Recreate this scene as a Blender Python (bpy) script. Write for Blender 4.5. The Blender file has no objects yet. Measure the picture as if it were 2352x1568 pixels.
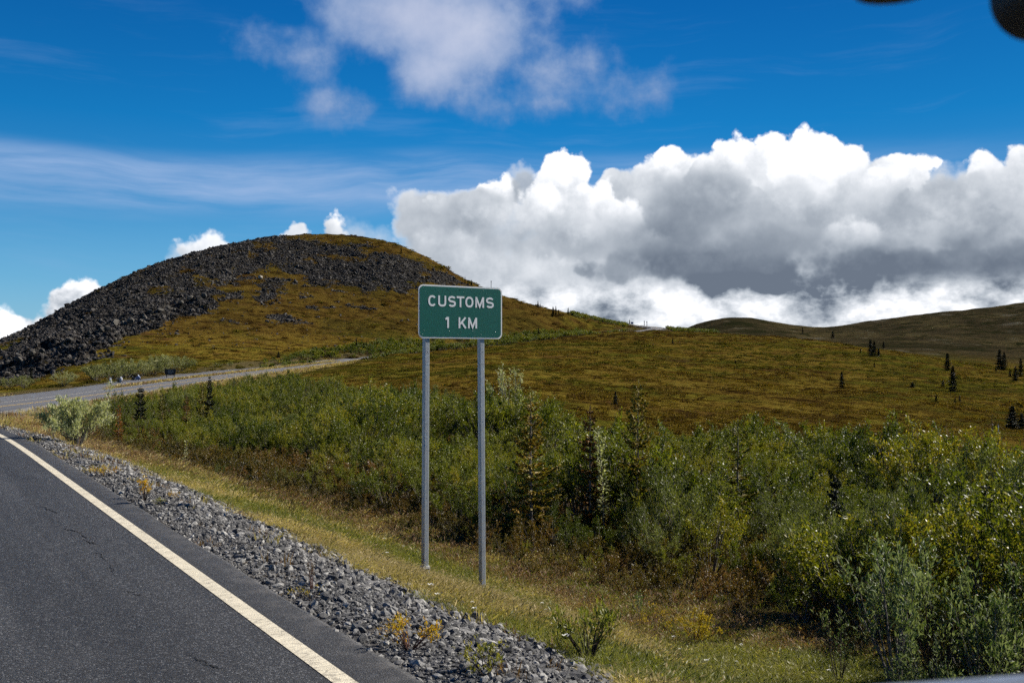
import bpy, math, random
import numpy as np
from mathutils import Vector, Matrix

sc = bpy.context.scene
COL = sc.collection
R = math.radians

# ------------------------------------------------------------------ camera
CAM_Z = 2.0
FPX, CX, CY = 2287.0, 1176.0, 817.0          # calibration: photo reduced to 2352x1568
cam_d = bpy.data.cameras.new('camera')
cam = bpy.data.objects.new('camera', cam_d)
COL.objects.link(cam)
cam_d.sensor_width = 36.0
cam_d.lens = 35.0
cam_d.clip_start = 0.05
cam_d.clip_end = 60000
cam.location = (0, 0, CAM_Z)
cam.rotation_euler = (R(90.83), 0, 0)
cam_d.dof.use_dof = True
cam_d.dof.focus_distance = 18.0
cam_d.dof.aperture_fstop = 9.0
sc.camera = cam

# ------------------------------------------------------------------ light
SUN_AZ, SUN_EL = 64.0, 34.4                  # clockwise from the view direction, elevation
world = bpy.data.worlds.new('World')
sc.world = world
world.use_nodes = True
sd = bpy.data.lights.new('sun', 'SUN')
sun = bpy.data.objects.new('sun', sd)
COL.objects.link(sun)
sd.energy = 5.0
sd.angle = R(0.5)
sd.color = (1.0, 0.945, 0.86)
_d = Vector((math.sin(R(SUN_AZ)) * math.cos(R(SUN_EL)), math.cos(R(SUN_AZ)) * math.cos(R(SUN_EL)), math.sin(R(SUN_EL))))
sun.rotation_euler = _d.to_track_quat('Z', 'Y').to_euler()
sun.location = (30, 10, 60)
sc.view_settings.view_transform = 'Standard'
sc.view_settings.look = 'None'
sc.view_settings.exposure = 0.78
sc.view_settings.gamma = 1.0
sc.view_settings.use_curve_mapping = False
sc.render.engine = 'CYCLES'
sc.cycles.max_bounces = 6
sc.cycles.diffuse_bounces = 3
sc.cycles.glossy_bounces = 2
sc.cycles.transmission_bounces = 4
sc.cycles.transparent_max_bounces = 4
sc.cycles.use_denoising = False
sc.cycles.use_adaptive_sampling = True
sc.cycles.adaptive_threshold = 0.02
sc.cycles.adaptive_min_samples = 12

# ------------------------------------------------------------------ node helpers
class NT:
    def __init__(s, nt): s.t = nt
    def n(s, typ, **kw):
        x = s.t.nodes.new(typ)
        for k, v in kw.items(): setattr(x, k, v)
        return x
    def put(s, sock, v):
        if v is None: return
        if isinstance(v, bpy.types.NodeSocket): s.t.links.new(v, sock)
        else:
            if isinstance(v, (tuple, list)) and len(v) == 3 and sock.type == 'RGBA': v = (*v, 1)
            sock.default_value = v
    def m(s, op, a, b=None, c=None, clamp=False):
        x = s.n('ShaderNodeMath', operation=op, use_clamp=clamp)
        s.put(x.inputs[0], a); s.put(x.inputs[1], b); s.put(x.inputs[2], c)
        return x.outputs[0]
    def v(s, op, a, b=None):
        x = s.n('ShaderNodeVectorMath', operation=op)
        s.put(x.inputs[0], a)
        if op == 'SCALE': s.put(x.inputs['Scale'], b)
        else: s.put(x.inputs[1], b)
        return x.outputs['Value'] if op in ('LENGTH', 'DOT_PRODUCT', 'DISTANCE') else x.outputs[0]
    def noise(s, vec, scale, detail=4, rough=0.55, dist=0.0):
        x = s.n('ShaderNodeTexNoise')
        s.put(x.inputs['Vector'], vec); x.inputs['Scale'].default_value = scale
        x.inputs['Detail'].default_value = detail; x.inputs['Roughness'].default_value = rough
        x.inputs['Distortion'].default_value = dist
        return x.outputs[0]
    def vor(s, vec, scale, feature='F1', out='Distance', detail=0.0, rand=1.0):
        x = s.n('ShaderNodeTexVoronoi', feature=feature)
        s.put(x.inputs['Vector'], vec); x.inputs['Scale'].default_value = scale
        x.inputs['Randomness'].default_value = rand
        if 'Detail' in x.inputs: x.inputs['Detail'].default_value = detail
        return x.outputs[out]
    def ss(s, x, lo, hi, a=0.0, b=1.0):
        n = s.n('ShaderNodeMapRange', interpolation_type='SMOOTHSTEP')
        s.put(n.inputs[0], x); n.inputs[1].default_value = lo; n.inputs[2].default_value = hi
        n.inputs[3].default_value = a; n.inputs[4].default_value = b
        return n.outputs[0]
    def lin(s, x, lo, hi, a=0.0, b=1.0):
        n = s.n('ShaderNodeMapRange')
        s.put(n.inputs[0], x); n.inputs[1].default_value = lo; n.inputs[2].default_value = hi
        n.inputs[3].default_value = a; n.inputs[4].default_value = b
        return n.outputs[0]
    def mix(s, f, a, b, blend='MIX'):
        n = s.n('ShaderNodeMix', data_type='RGBA', blend_type=blend)
        s.put(n.inputs[0], f); s.put(n.inputs[6], a); s.put(n.inputs[7], b)
        return n.outputs[2]
    def ramp(s, f, stops):
        n = s.n('ShaderNodeValToRGB')
        cr = n.color_ramp
        while len(cr.elements) < len(stops): cr.elements.new(0.5)
        for e, (p, c) in zip(cr.elements, stops):
            e.position = p; e.color = (*c, 1) if len(c) == 3 else c
        s.put(n.inputs[0], f)
        return n.outputs[0]
    def attr(s, name):
        n = s.n('ShaderNodeAttribute'); n.attribute_name = name
        return n.outputs['Fac']

# ------------------------------------------------------------------ sky with clouds (world)
def ae(px, py):
    sx, sy = (px - CX) / FPX, (CY - py) / FPX
    return math.atan(sx), math.atan(sy / math.sqrt(1 + sx * sx))

# heaps of cloud, far to near: centre x, y, radii (reduced-photo pixels), brightness of lit top and shaded foot, softness, cover
PUFFS = [
 (-260, 770, 220, 110, .85, .45, .25, 1), (40, 748, 92, 56, .90, .50, .2, 1), (112, 770, 70, 52, .42, .30, .4, .9), (176, 694, 58, 56, .92, .55, .16, 1), (150, 730, 60, 50, .62, .40, .3, .9),
 (478, 590, 60, 48, .82, .60, .25, .95), (420, 610, 40, 26, .40, .35, .8, .5), (668, 555, 52, 34, .75, .55, .3, .95), (768, 536, 36, 44, .92, .60, .16, 1), (842, 548, 72, 42, .44, .42, .9, .6),
 (1500, 690, 600, 230, .62, .55, .25, 1), (2300, 640, 620, 230, .60, .55, .25, 1), (1640, 520, 470, 130, .55, .40, .25, 1), (2150, 500, 330, 110, .60, .40, .25, 1), (1700, 800, 1100, 130, .62, .55, .4, 1), (1050, 640, 160, 150, .60, .48, .35, 1),
 (1005, 500, 108, 82, .60, .42, .22, 1), (965, 540, 62, 90, .46, .40, .5, .9), (1000, 452, 34, 24, .72, .6, .3, 1), (1148, 462, 66, 50, 1.0, .50, .12, 1), (1090, 500, 90, 70, .52, .38, .25, 1),
 (1440, 440, 80, 50, .66, .45, .2, 1), (1545, 392, 86, 68, 1.05, .62, .10, 1), (1612, 398, 46, 56, .85, .5, .12, 1), (1500, 440, 90, 70, .62, .45, .25, 1),
 (1702, 396, 92, 88, 1.0, .55, .10, 1), (1780, 376, 80, 84, 1.0, .70, .10, 1), (1862, 386, 108, 98, 1.08, .80, .10, 1), (1935, 410, 104, 84, 1.05, .72, .12, 1), (2046, 398, 62, 60, .95, .62, .10, 1), (2104, 400, 50, 54, 1.02, .70, .10, 1), (2010, 430, 110, 60, .92, .55, .2, 1),
 (2262, 388, 52, 58, 1.0, .68, .10, 1), (2342, 372, 50, 66, 1.0, .70, .12, 1), (2420, 380, 90, 80, 1.0, .7, .12, 1), (2330, 440, 120, 70, .72, .50, .3, 1), (2200, 450, 90, 50, .55, .40, .4, 1),
 (1215, 452, 52, 72, .38, .30, .4, .9), (1304, 436, 88, 96, 1.05, .66, .10, 1), (1360, 482, 90, 78, 1.02, .66, .16, 1), (1262, 492, 92, 74, .95, .55, .2, 1), (1440, 500, 70, 60, .85, .5, .25, 1),
 (1150, 540, 120, 70, .60, .42, .4, .9), (1020, 590, 110, 70, .60, .46, .4, .9), (1330, 556, 150, 62, .62, .40, .4, .9), (1100, 640, 130, 60, .62, .48, .5, .8),
 (1620, 460, 130, 84, .42, .27, .5, .95), (1560, 530, 130, 84, .30, .22, .6, .9), (1790, 470, 120, 70, .58, .40, .4, .9), (1930, 500, 150, 80, .60, .42, .4, .95), (2120, 490, 150, 70, .56, .38, .4, .95),
 (1955, 545, 90, 46, .74, .44, .4, .8), (2130, 540, 100, 46, .62, .40, .4, .8), (2280, 540, 130, 66, .52, .32, .5, .9), (1760, 560, 150, 60, .30, .24, .6, .8), (1470, 560, 110, 56, .42, .30, .5, .8),
 (1620, 600, 250, 66, .25, .16, .5, .95), (1760, 640, 220, 44, .20, .15, .5, .95), (2030, 618, 330, 66, .22, .14, .5, .97), (2330, 618, 220, 68, .23, .15, .5, .97), (1420, 630, 110, 36, .33, .25, .6, .8), (1330, 628, 50, 22, .28, .25, .5, .7),
 (1080, 700, 170, 60, .62, .50, .4, .9), (1290, 700, 130, 50, .72, .50, .4, .9), (1290, 612, 60, 22, .75, .6, .5, .6), (1440, 705, 110, 44, .80, .55, .4, .9), (1565, 690, 60, 46, .85, .6, .4, .8), (1700, 712, 90, 34, .74, .5, .4, .85),
 (1840, 718, 110, 30, .78, .5, .4, .9), (2040, 722, 130, 26, .84, .55, .4, .95), (2210, 716, 110, 26, .78, .5, .4, .95), (2360, 712, 90, 26, .72, .5, .4, .9), (1300, 744, 240, 30, .66, .55, .4, .9), (1620, 742, 300, 26, .72, .6, .4, .9), (2060, 748, 260, 24, .80, .6, .4, .9), (2500, 745, 400, 30, .66, .5, .4, .9)]
WISP = [(930, 40, 260, 110), (1080, 70, 210, 130), (720, 120, 130, 60), (1000, 160, 130, 100), (1250, 160, 130, 60),
        (1455, 215, 90, 46), (780, 235, 70, 46), (1340, 150, 80, 46), (950, -130, 480, 170), (670, 70, 90, 44), (1150, 205, 90, 16), (1240, 232, 110, 14), (1420, 130, 36, 60)]

def blob_group(name, blobs, amp, nsc, vamp, vsc):
    g = bpy.data.node_groups.new(name, 'ShaderNodeTree')
    g.interface.new_socket('P', in_out='INPUT', socket_type='NodeSocketVector')
    g.interface.new_socket('Dir', in_out='INPUT', socket_type='NodeSocketVector')
    g.interface.new_socket('D', in_out='OUTPUT', socket_type='NodeSocketFloat')
    k = NT(g)
    gi = k.n('NodeGroupInput'); go = k.n('NodeGroupOutput')
    P, Dv = gi.outputs[0], gi.outputs[1]
    cur = None
    for (px, py, rx, ry) in blobs:
        a, e = ae(px, py)
        rx /= FPX; ry /= FPX
        q = k.v('SUBTRACT', P, (a, e, 0))
        q = k.v('MULTIPLY', q, (1 / rx, 1 / ry, 0))
        d = k.m('MULTIPLY', k.m('SUBTRACT', 1.0, k.v('LENGTH', q)), min(rx, ry))
        if cur is None: cur = d
        else:
            sm = k.m('SMOOTH_MAX', cur, d, 0.012)
            cur = sm
    n1 = k.m('SUBTRACT', k.noise(Dv, nsc, 7, 0.58), 0.5)
    cur = k.m('MULTIPLY_ADD', n1, amp, cur)
    if vamp:
        v1 = k.m('SUBTRACT', 0.42, k.vor(Dv, vsc))
        cur = k.m('MULTIPLY_ADD', v1, vamp, cur)
        v2 = k.m('SUBTRACT', 0.42, k.vor(Dv, vsc * 2.7))
        cur = k.m('MULTIPLY_ADD', v2, vamp * 0.45, cur)
    k.t.links.new(cur, go.inputs[0])
    return g

def build_world():
    k = NT(world.node_tree)
    k.t.nodes.clear()
    out = k.n('ShaderNodeOutputWorld')
    tc = k.n('ShaderNodeTexCoord')
    Dv = k.v('NORMALIZE', tc.outputs['Generated'])
    sep = k.n('ShaderNodeSeparateXYZ'); k.put(sep.inputs[0], Dv)
    x, y, z = sep.outputs
    a = k.m('ARCTAN2', x, y)
    e = k.m('ARCTAN2', z, k.m('SQRT', k.m('ADD', k.m('MULTIPLY', x, x), k.m('MULTIPLY', y, y))))
    cb = k.n('ShaderNodeCombineXYZ'); k.put(cb.inputs[0], a); k.put(cb.inputs[1], e)
    P = cb.outputs[0]
    sky = k.n('ShaderNodeTexSky', sky_type='NISHITA')
    sky.sun_disc = False
    sky.sun_elevation = R(SUN_EL); sky.sun_rotation = R(SUN_AZ)
    sky.altitude = 1200; sky.air_density = 1.0; sky.dust_density = 0.3; sky.ozone_density = 2.5
    skyc = k.v('SCALE', sky.outputs[0], 0.10)
    # polarised deep blue overhead
    tint = k.ramp(k.lin(e, -0.05, 0.50), [(0.0, (0.9, 1.0, 1.0)), (0.22, (0.34, 0.80, 1.05)), (0.50, (0.05, 0.66, 1.08)), (0.80, (0.02, 0.48, 0.98)), (1.0, (0.02, 0.40, 0.88))])
    skyc = k.v('MULTIPLY', skyc, tint)
    skyc = k.v('SCALE', skyc, k.ss(a, -0.3, 0.6, 0.98, 0.66))
    # cirrus bands
    lo = k.n('ShaderNodeCombineXYZ')
    warp = k.m('MULTIPLY', k.m('SUBTRACT', k.noise(P, 3.0, 3), 0.5), 0.07)
    k.put(lo.inputs[0], k.m('MULTIPLY', a, 3.0)); k.put(lo.inputs[1], k.m('MULTIPLY', k.m('ADD', e, warp), 30.0))
    ci = k.noise(lo.outputs[0], 1.0, 7, 0.62)
    e1 = k.m('ADD', e, k.m('MULTIPLY', k.m('SUBTRACT', k.noise(P, 2.2, 2), 0.5), 0.05))
    band = k.m('MULTIPLY', k.ss(e1, 0.128, 0.160), k.ss(e1, 0.206, 0.178))
    band = k.m('MULTIPLY', band, k.ss(a, 0.42, -0.15, 0.25, 1.0))
    cirrus = k.m('MULTIPLY', band, k.lin(ci, 0.36, 0.62, 0.18, 0.95), clamp=True)
    thin = k.m('MULTIPLY', k.ss(ci, 0.50, 0.8), k.ss(e, 0.45, 0.16, 0.03, 0.22))
    cirrus = k.m('MAXIMUM', cirrus, thin)
    col = k.mix(cirrus, skyc, (0.30, 0.45, 0.72))
    # pale air low down
    low = k.ss(e, 0.18, -0.01, 0.0, 0.55)
    col = k.mix(low, col, (0.20, 0.45, 0.76))
    # upper soft cloud
    wg = blob_group('soft_cloud', WISP, 0.120, 11.5, 0, 0)
    g = k.n('ShaderNodeGroup', node_tree=wg); k.put(g.inputs[0], P); k.put(g.inputs[1], Dv)
    wa = k.m('MULTIPLY', k.ss(g.outputs[0], -0.008, 0.026), k.lin(k.noise(Dv, 9, 5), 0.3, 0.7, 0.70, 1.0))
    wcol = k.mix(k.ss(g.outputs[0], 0.0, 0.07), (0.20, 0.32, 0.56), (0.62, 0.66, 0.80))
    col = k.mix(wa, col, wcol)
    # clouds beyond the frame, same kind
    side = k.ss(k.m('ABSOLUTE', a), 0.60, 0.95)
    gen = k.m('SUBTRACT', k.noise(k.v('MULTIPLY', Dv, (1, 1, 2.2)), 2.3, 8, 0.6), k.lin(e, 0.0, 0.7, 0.54, 0.70))
    ga = k.m('MULTIPLY', k.ss(gen, 0.0, 0.05), side)
    gcol = k.mix(k.ss(gen, 0.02, 0.16), (0.85, 0.87, 0.9), (0.30, 0.33, 0.39))
    col = k.mix(ga, col, gcol)
    # heaped clouds in view
    nz = k.n('ShaderNodeTexNoise'); k.put(nz.inputs['Vector'], Dv); nz.inputs['Scale'].default_value = 9.0; nz.inputs['Detail'].default_value = 5; nz.inputs['Roughness'].default_value = 0.5
    wv = k.v('SCALE', k.v('SUBTRACT', nz.outputs['Color'], (0.5, 0.5, 0.5)), 0.036)
    Pw = k.v('ADD', P, wv)
    bil = k.m('SUBTRACT', 0.40, k.vor(k.v('ADD', Dv, k.v('SCALE', wv, 0.35)), 30.0, detail=3.0))
    fine = k.m('SUBTRACT', k.noise(Dv, 26, 8, 0.62), 0.5)
    det = k.m('ADD', k.m('MULTIPLY', bil, 0.55), k.m('MULTIPLY', fine, 0.75))
    dedge = k.m('MULTIPLY', k.m('ADD', det, 0.16), 0.026)
    V = None
    A = None
    for (px_, py_, rx, ry, top, foot, soft, cover) in PUFFS:
        aa, ee = ae(px_, py_)
        rx /= FPX; ry /= FPX
        q = k.v('MULTIPLY', k.v('SUBTRACT', Pw, (aa, ee, 0)), (1 / rx, 1 / ry, 0))
        d = k.m('SUBTRACT', 1.0, k.v('LENGTH', q))
        d = k.m('MULTIPLY_ADD', dedge, 1.0 / min(rx, ry), d)
        sf = max(soft, 0.004 / min(rx, ry))
        mk = k.ss(d, -sf * 0.35, sf * 0.9, 0.0, cover)
        up = k.v('DOT_PRODUCT', q, (0.22, 0.62, 0))
        up = k.m('MULTIPLY_ADD', det, 0.95, up)
        val = k.ss(up, -0.60, 0.34, foot * 1.06, top * 0.99)
        if V is None: V, A = val, mk
        else:
            V = k.m('ADD', V, k.m('MULTIPLY', k.m('SUBTRACT', val, V), mk))
            A = k.m('SUBTRACT', 1.0, k.m('MULTIPLY', k.m('SUBTRACT', 1.0, A), k.m('SUBTRACT', 1.0, mk)))
    V = k.m('MULTIPLY', V, k.lin(fine, -0.2, 0.2, 0.84, 1.16))
    lowb = k.m('MULTIPLY', k.ss(e, 0.085, 0.055), k.m('MULTIPLY', k.m('SUBTRACT', k.noise(k.v('MULTIPLY', Dv, (1, 1, 1.6)), 17, 7, 0.6), 0.47), 2.6))
    V = k.m('MAXIMUM', k.m('MULTIPLY', k.m('ADD', V, lowb), 1.20), 0.21)
    cc = k.n('ShaderNodeCombineColor')
    k.put(cc.inputs[0], k.m('MULTIPLY', k.m('POWER', V, 1.20), 0.95)); k.put(cc.inputs[1], k.m('MULTIPLY', k.m('POWER', V, 1.08), 0.97)); k.put(cc.inputs[2], k.m('MULTIPLY_ADD', V, 0.98, 0.03))
    col = k.mix(A, col, cc.outputs[0])
    # below the horizon: plain ground tone
    col = k.mix(k.ss(z, -0.02, -0.06), col, (0.06, 0.05, 0.03))
    bg = k.n('ShaderNodeBackground'); k.put(bg.inputs[0], col); bg.inputs[1].default_value = 0.60
    k.t.links.new(bg.outputs[0], out.inputs[0])
    world.cycles.sampling_method = 'MANUAL'
    world.cycles.sample_map_resolution = 512
build_world()

# ------------------------------------------------------------------ object helpers
def tag(o, label=None, cat=None, group=None, kind=None):
    if label: o['label'] = label
    if cat: o['category'] = cat
    if group: o['group'] = group
    if kind: o['kind'] = kind
    return o

def np_mesh(name, verts, faces, mat=None, smooth=False, fv=None):
    """verts (n,3); faces: (m,k) int array, or list of such arrays; fv: material index per face"""
    me = bpy.data.meshes.new(name)
    verts = np.asarray(verts, dtype=np.float32)
    if not isinstance(faces, list): faces = [faces]
    faces = [np.asarray(f, dtype=np.int32) for f in faces if len(f)]
    nl = sum(f.size for f in faces); nf = sum(len(f) for f in faces)
    me.vertices.add(len(verts)); me.vertices.foreach_set('co', verts.ravel())
    me.loops.add(nl); me.polygons.add(nf)
    me.loops.foreach_set('vertex_index', np.concatenate([f.ravel() for f in faces]))
    tot = np.concatenate([np.full(len(f), f.shape[1], dtype=np.int32) for f in faces])
    st = np.concatenate([[0], np.cumsum(tot)[:-1]]).astype(np.int32)
    me.polygons.foreach_set('loop_start', st)
    me.polygons.foreach_set('loop_total', tot)
    if fv is not None: me.polygons.foreach_set('material_index', np.asarray(fv, dtype=np.int32))
    me.update(calc_edges=True)
    me.polygons.foreach_set('use_smooth', np.full(nf, smooth))
    for mm in (mat if isinstance(mat, (list, tuple)) else [mat]):
        if mm: me.materials.append(mm)
    me.validate()
    return me

def link(name, me, parent=None, loc=None):
    o = bpy.data.objects.new(name, me)
    COL.objects.link(o)
    if parent: o.parent = parent
    if loc is not None: o.location = loc
    return o

def empty(name, loc, rz=0.0):
    o = bpy.data.objects.new(name, None); COL.objects.link(o)
    o.empty_display_size = 0.2
    o.location = loc; o.rotation_euler = (0, 0, rz)
    return o

class MB:
    def __init__(s): s.v = []; s.q = []; s.t = []; s.n = 0
    def add(s, v, q=None, t=None):
        v = np.asarray(v, dtype=float).reshape(-1, 3)
        if q is not None and len(q): s.q.append(np.asarray(q) + s.n)
        if t is not None and len(t): s.t.append(np.asarray(t) + s.n)
        s.v.append(v); s.n += len(v)
        return s
    def box(s, c, d, rz=0.0, taper=1.0, M=None):
        x, y, z = d[0] / 2, d[1] / 2, d[2] / 2
        v = np.array([(-x, -y, -z), (x, -y, -z), (x, y, -z), (-x, y, -z), (-x * taper, -y * taper, z), (x * taper, -y * taper, z), (x * taper, y * taper, z), (-x * taper, y * taper, z)])
        if M is not None: v = v @ np.array(M).T
        if rz:
            cs, sn = math.cos(rz), math.sin(rz)
            v = v @ np.array([(cs, -sn, 0), (sn, cs, 0), (0, 0, 1)]).T
        v = v + np.array(c)
        return s.add(v, [(0, 3, 2, 1), (4, 5, 6, 7), (0, 1, 5, 4), (1, 2, 6, 5), (2, 3, 7, 6), (3, 0, 4, 7)])
    def tube(s, pts, rads, k=6, cap=True):
        pts = np.asarray(pts, dtype=float); n = len(pts)
        if np.isscalar(rads): rads = [rads] * n
        tg = np.gradient(pts, axis=0)
        tg /= np.linalg.norm(tg, axis=1, keepdims=True) + 1e-9
        up = np.array([0, 0, 1.0]) if abs(tg[0][2]) < 0.9 else np.array([1.0, 0, 0])
        rings = []
        for i in range(n):
            a = np.cross(tg[i], up); a /= np.linalg.norm(a) + 1e-9
            b = np.cross(tg[i], a)
            th = np.arange(k) * 2 * math.pi / k
            rings.append(pts[i] + rads[i] * (np.cos(th)[:, None] * a + np.sin(th)[:, None] * b))
        v = np.concatenate(rings)
        q = [(i * k + j, i * k + (j + 1) % k, (i + 1) * k + (j + 1) % k, (i + 1) * k + j) for i in range(n - 1) for j in range(k)]
        t = []
        if cap:
            v = np.concatenate([v, pts[:1], pts[-1:]])
            t = [(n * k, (j + 1) % k, j) for j in range(k)] + [(n * k + 1, (n - 1) * k + j, (n - 1) * k + (j + 1) % k) for j in range(k)]
        return s.add(v, q, t)
    def mesh(s, name, mat, smooth=False):
        v = np.concatenate(s.v)
        f = []
        if s.q: f.append(np.concatenate([np.asarray(x).reshape(-1, 4) for x in s.q]))
        if s.t: f.append(np.concatenate([np.asarray(x).reshape(-1, 3) for x in s.t]))
        return np_mesh(name, v, f, mat, smooth)
    def obj(s, name, mat, parent=None, smooth=False, loc=None):
        return link(name, s.mesh(name, mat, smooth), parent, loc)

# ------------------------------------------------------------------ numpy noise
def _hash(ix, iy, seed):
    h = (ix.astype(np.int64) * 374761393 + iy.astype(np.int64) * 668265263 + seed * 1442695041) & 0x7fffffff
    h = ((h ^ (h >> 13)) * 1274126177) & 0x7fffffff
    h = h ^ (h >> 16)
    return (h & 0xffff) / 65535.0
def vnoise(x, y, seed=0):
    ix, iy = np.floor(x), np.floor(y)
    fx, fy = x - ix, y - iy
    fx = fx * fx * (3 - 2 * fx); fy = fy * fy * (3 - 2 * fy)
    a, b = _hash(ix, iy, seed), _hash(ix + 1, iy, seed)
    c, d = _hash(ix, iy + 1, seed), _hash(ix + 1, iy + 1, seed)
    return (a + (b - a) * fx) * (1 - fy) + (c + (d - c) * fx) * fy - 0.5
def fbm(x, y, sc_, oct_=4, seed=0, gain=0.5):
    r = 0; amp = 1.0; f = 1.0 / sc_
    for i in range(oct_):
        r = r + amp * vnoise(x * f + 17.3 * i, y * f - 9.1 * i, seed + i * 7); amp *= gain; f *= 2.03
    return r
def sstep(x, a, b):
    t = np.clip((x - a) / (b - a), 0, 1)
    return t * t * (3 - 2 * t)

# ------------------------------------------------------------------ the road's line
TH = R(31.8)
HD = np.array([-math.sin(TH), math.cos(TH)])       # heading
RT = np.array([math.cos(TH), math.sin(TH)])        # right of it
def uv2xy(u, v): return u * RT[0] + v * HD[0], u * RT[1] + v * HD[1]
def xy2uv(x, y): return x * RT[0] + y * RT[1], x * HD[0] + y * HD[1]

def catmull(P, step=1.0):
    P = np.asarray(P, dtype=float)
    E = np.vstack([2 * P[0] - P[1], P, 2 * P[-1] - P[-2]])
    out = []
    for i in range(1, len(E) - 2):
        p0, p1, p2, p3 = E[i - 1:i + 3]
        def tj(a, b): return max(np.linalg.norm(b[:2] - a[:2]), 1e-6) ** 0.5
        t0 = 0; t1 = t0 + tj(p0, p1); t2 = t1 + tj(p1, p2); t3 = t2 + tj(p2, p3)
        n = max(2, int(np.linalg.norm(p2[:2] - p1[:2]) / step))
        t = np.linspace(t1, t2, n, endpoint=False)[:, None]
        A1 = (t1 - t) / (t1 - t0) * p0 + (t - t0) / (t1 - t0) * p1
        A2 = (t2 - t) / (t2 - t1) * p1 + (t - t1) / (t2 - t1) * p2
        A3 = (t3 - t) / (t3 - t2) * p2 + (t - t2) / (t3 - t2) * p3
        B1 = (t2 - t) / (t2 - t0) * A1 + (t - t0) / (t2 - t0) * A2
        B2 = (t3 - t) / (t3 - t1) * A2 + (t - t1) / (t3 - t1) * A3
        out.append((t2 - t) / (t2 - t1) * B1 + (t - t1) / (t2 - t1) * B2)
    return np.vstack(out + [P[-1:]])

def path_frame(pts):
    t = np.gradient(pts[:, :2], axis=0)
    t /= np.linalg.norm(t, axis=1, keepdims=True)
    n = np.stack([t[:, 1], -t[:, 0]], axis=1)      # right normal
    return t, n

def px(X, Y, z):      # a point seen at (X, Y) of the reduced photo, z metres ahead
    return ((X - CX) / FPX * z, z, CAM_Z - z * (Y - CY) / FPX)

# right edge line of the main road
_r = [(*uv2xy(2.36, v), 0.0) for v in (-60, -30, -10, 0, 10, 20, 27)]
_r += [(*uv2xy(2.40, 40), -0.45), (*uv2xy(2.75, 56), -1.2), (*uv2xy(4.3, 72), -1.85)]
_r += [px(72, 936, 84), px(252, 911, 122), px(504, 871, 200), px(738, 840, 290), px(828, 829, 345)]
_r += [(-34, 420, 4.0), (0, 490, 7.6), (34, 560, 12.0), (70, 612, 15.4), px(1500, 757.5, 640), px(1522, 752.5, 668), px(1495, 749.5, 705), px(1450, 747, 745), px(1395, 752, 800), (80, 900, 24)]
_rl = catmull(_r, 1.0)
_t, _n = path_frame(_rl)
LANE = 3.6
MAIN = _rl.copy(); MAIN[:, :2] -= _n * LANE        # centre line
# smooth
def smooth_path(P, k):
    for _ in range(k):
        P[1:-1] = 0.25 * P[:-2] + 0.5 * P[1:-1] + 0.25 * P[2:]
    return P
MAIN = smooth_path(MAIN, 30)
MT, MN = path_frame(MAIN)
HALF = LANE + 0.42
_s = [(-56.5, 108, -2.95), (-61, 128, -3.05), px(173, 897, 150), px(288, 880, 185), px(400, 866, 225), px(468, 858, 255), px(560, 849, 290), px(640, 842, 318), (-66, 343, 0.0), (-58, 366, 1.0)]
SIDE = smooth_path(catmull(_s, 1.0), 20)
ST, SN = path_frame(SIDE)
SHALF = 3.2

def nearest(path, tg, nrm, x, y, lim=40.0, stride=2):
    """signed lateral (right positive), height of path, index along; inf where far"""
    n = len(x)
    lat = np.full(n, 1e3); hz = np.zeros(n); sidx = np.zeros(n)
    lo = path[:, :2].min(0) - lim; hi = path[:, :2].max(0) + lim
    sel = np.where((x > lo[0]) & (x < hi[0]) & (y > lo[1]) & (y < hi[1]))[0]
    P = path[::stride]; pidx = np.arange(len(path))[::stride]
    for c in range(0, len(sel), 20000):
        ii = sel[c:c + 20000]
        X, Y = x[ii][:, None].astype(np.float32), y[ii][:, None].astype(np.float32)
        d2 = (X - P[:, 0].astype(np.float32)) ** 2 + (Y - P[:, 1].astype(np.float32)) ** 2
        j = d2.argmin(1); dm = np.sqrt(d2[np.arange(len(ii)), j])
        ok = dm < lim
        ii = ii[ok]; j = pidx[j[ok]]
        dx, dy = x[ii] - path[j, 0], y[ii] - path[j, 1]
        al = dx * tg[j, 0] + dy * tg[j, 1]
        la = dx * nrm[j, 0] + dy * nrm[j, 1]
        jj = np.clip(j + np.round(al).astype(int), 0, len(path) - 1)
        endcap = (np.abs(al) > 3.0)
        la = np.where(endcap, np.sign(la + 1e-9) * np.hypot(la, np.abs(al)) , la)
        f = np.clip(j + al, 0, len(path) - 1)
        hz[ii] = np.interp(f, np.arange(len(path)), path[:, 2])
        lat[ii] = la; sidx[ii] = f
    return lat, hz, sidx

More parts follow.
